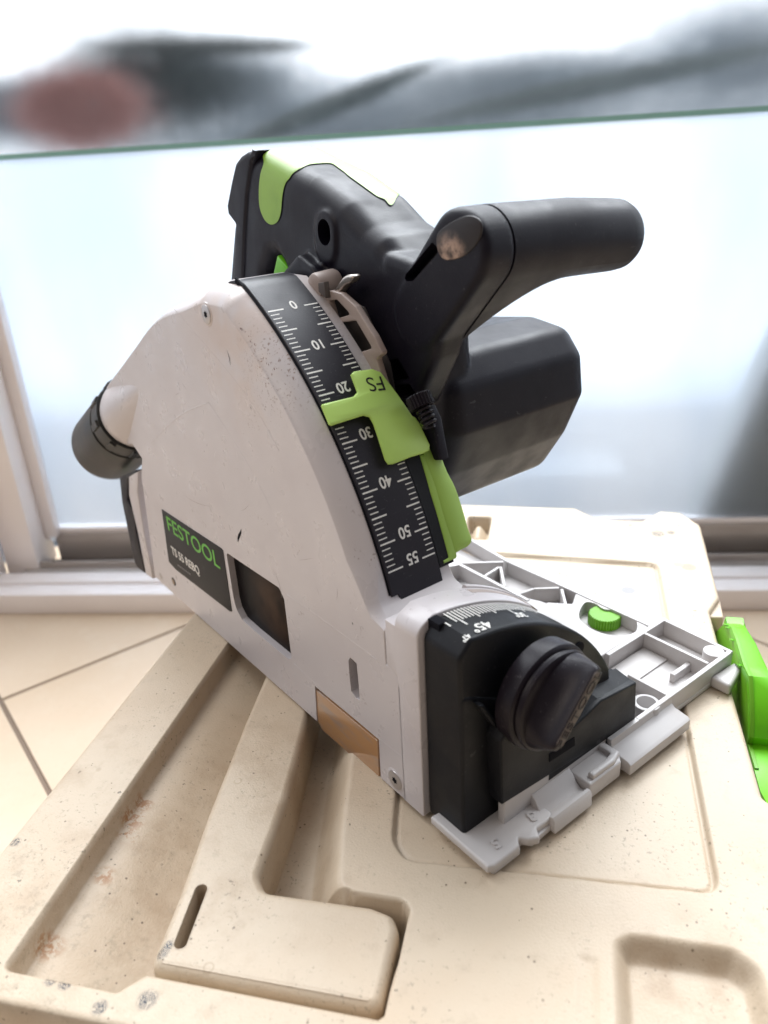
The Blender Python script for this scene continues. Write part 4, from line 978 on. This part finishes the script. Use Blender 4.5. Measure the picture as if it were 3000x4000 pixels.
# board and box standing on the balcony close behind the pane
a0, z0 = door_hit((2705, 1990), 116); a1, z1 = door_hit((3120, 1080), 116)
board = dquad('leaning_board', [(a0, tz-10), (a0+400, tz-10), (a1+400, z1), (a1, z1), (a0, z0)], 116, 134, Mat('board_green', (0.035, 0.07, 0.05, 1), 0.7).m, None)
tag(board, 'dark green board leaning behind the frosted pane at right', 'board')
SLATE = Mat('planter_grey', (0.10, 0.12, 0.14, 1), 0.7).m
a0, z0 = door_hit((1880, 1860), 140)
crate = dbox('planter_box', a0, a0+170, 140, 225, tz-4, z0, SLATE, None, 6)
tag(crate, 'low dark box standing behind the frosted pane, right of the saw', 'planter')
trough = dbox('pane_darkening_bar', a_l-300, 3000, 250, 400, tz-4, tz+150, Mat('bar_blue_grey', (0.20, 0.24, 0.28, 1), 0.7).m, None, 6)  # low bar added to grade the pane darker towards its foot
tag(trough, 'added long low blue grey bar that darkens the foot of the frosted pane', 'darkening bar')

# blurred things beyond the balcony
def haze_mat(name, c): 
    g = Mat(name, c+(1,), 0.9, 0.1); g.mix(g.ramp(g.noise(1.2, 3), 0.3, 0.7, 0, 0.4), tuple(min(1, q*1.5) for q in c)); return g.m
def blob(name, px, n_, rx, rz, mat, label, cat, seed, depth=0.5, tilt=0.0):
    full = (rx, rz); rx, rz = rx*0.42, rz*0.33
    a, z = door_hit(px, n_); bm = bmesh.new(); bmesh.ops.create_icosphere(bm, subdivisions=3, radius=1)
    rr = random.Random(seed); k = [(rr.uniform(1.5, 3.5), rr.uniform(0, 6), Vector((rr.gauss(0, 1), rr.gauss(0, 1), rr.gauss(0, 1))).normalized()) for _ in range(7)]
    for v in bm.verts:
        s = 1+sum(0.09*math.sin(f*3*(v.co@d)+p) for f, p, d in k); c = v.co*s
        v.co = (c.x*rx*MM, c.y*rx*depth*MM, c.z*rz*MM)
    o = finish(name, bm, mat, None, 60); o.location = dpt(a, n_, z); o.rotation_euler = (0, -tilt, -AZ_LID+math.atan2(DD[1], DD[0]))
    rng = np.random.default_rng(seed); n = 44000; sz = n_*0.00095      # loose leaves and twigs thinning out round the mass
    p = rng.normal(size=(n, 3))*np.array((full[0]*0.62, full[0]*0.25, full[1]*0.42))
    c1 = rng.normal(size=(n, 3))*np.array((1.8, 1, 0.7)); c1 *= (sz*rng.uniform(0.5, 1.4, (n, 1)))/np.linalg.norm(c1, axis=1)[:, None]
    c2 = np.cross(c1, rng.normal(size=(n, 3))); c2 *= (sz*0.7)/np.linalg.norm(c2, axis=1)[:, None]
    V = np.stack([p-c1-c2, p+c1-c2, p+c1+c2, p-c1+c2], 1).reshape(-1, 3)*MM
    me = bpy.data.meshes.new('leaves'); me.vertices.add(4*n); me.vertices.foreach_set('co', V.ravel()); me.loops.add(4*n); me.loops.foreach_set('vertex_index', np.arange(4*n, dtype=np.int32))
    me.polygons.add(n); me.polygons.foreach_set('loop_start', np.arange(0, 4*n, 4, dtype=np.int32)); me.polygons.foreach_set('loop_total', np.full(n, 4, np.int32)); me.update(calc_edges=True)
    lv = finish_me('leaves', me, mat, o, None); lv['kind'] = 'stuff'
    return tag(o, label, cat)
GRN = haze_mat('far_foliage', (0.27, 0.30, 0.30)); GRY = haze_mat('far_haze_grey', (0.70, 0.76, 0.80)); RED = haze_mat('far_red', (0.62, 0.40, 0.37))
PALE = haze_mat('far_pale', (0.52, 0.57, 0.60)); DKG = haze_mat('far_dark', (0.36, 0.38, 0.37))
FAR = 9000
blob('far_tree', (560, 330), FAR, 900, 620, GRN, 'dark blurred tree top beyond the balcony at upper left', 'tree', 1)
blob('far_shrub', (820, 330), FAR+800, 900, 360, GRY, 'grey green blurred shrub right of the dark tree top', 'shrub', 2)
blob('red_canopy', (310, 430), FAR-2500, 400, 330, RED, 'blurred red round shape beyond the balcony at left', 'canopy', 3)
blob('far_field', (1500, 505), FAR+4000, 7500, 260, PALE, 'pale grey green blurred field stretching right across beyond the pane', 'field', 9)
blob('far_bank', (1300, 430), FAR+1500, 2400, 420, GRY, 'low grey blurred bank in the middle distance beyond the balcony', 'bank', 4)
blob('far_bank', (2100, 330), FAR+1500, 1700, 420, PALE, 'pale blurred bank beyond the balcony, right of centre', 'bank', 5)
blob('far_haze_bank', (60, 430), FAR+2500, 900, 420, PALE, 'pale grey blurred bank at the far left edge behind the red shape', 'bank', 10)
blob('far_hill', (2900, 230), FAR+2500, 1200, 900, GRY, 'grey blurred hill at the upper right edge', 'hill', 6)
blob('far_hedge', (2350, 330), FAR-2800, 900, 70, GRN, 'thin dark blurred hedge slanting up to the right beyond the balcony', 'hedge', 7, 0.5, 0.13)
blob('far_hedge', (1280, 420), FAR-2800, 520, 62, GRN, 'thin dark blurred hedge slanting up in the centre beyond the balcony', 'hedge', 8, 0.5, 0.30)
blob('far_roof', (800, 180), FAR, 700, 60, DKG, 'thin dark roof line running right from the dark tree top', 'roof', 11, 0.5, -0.05)
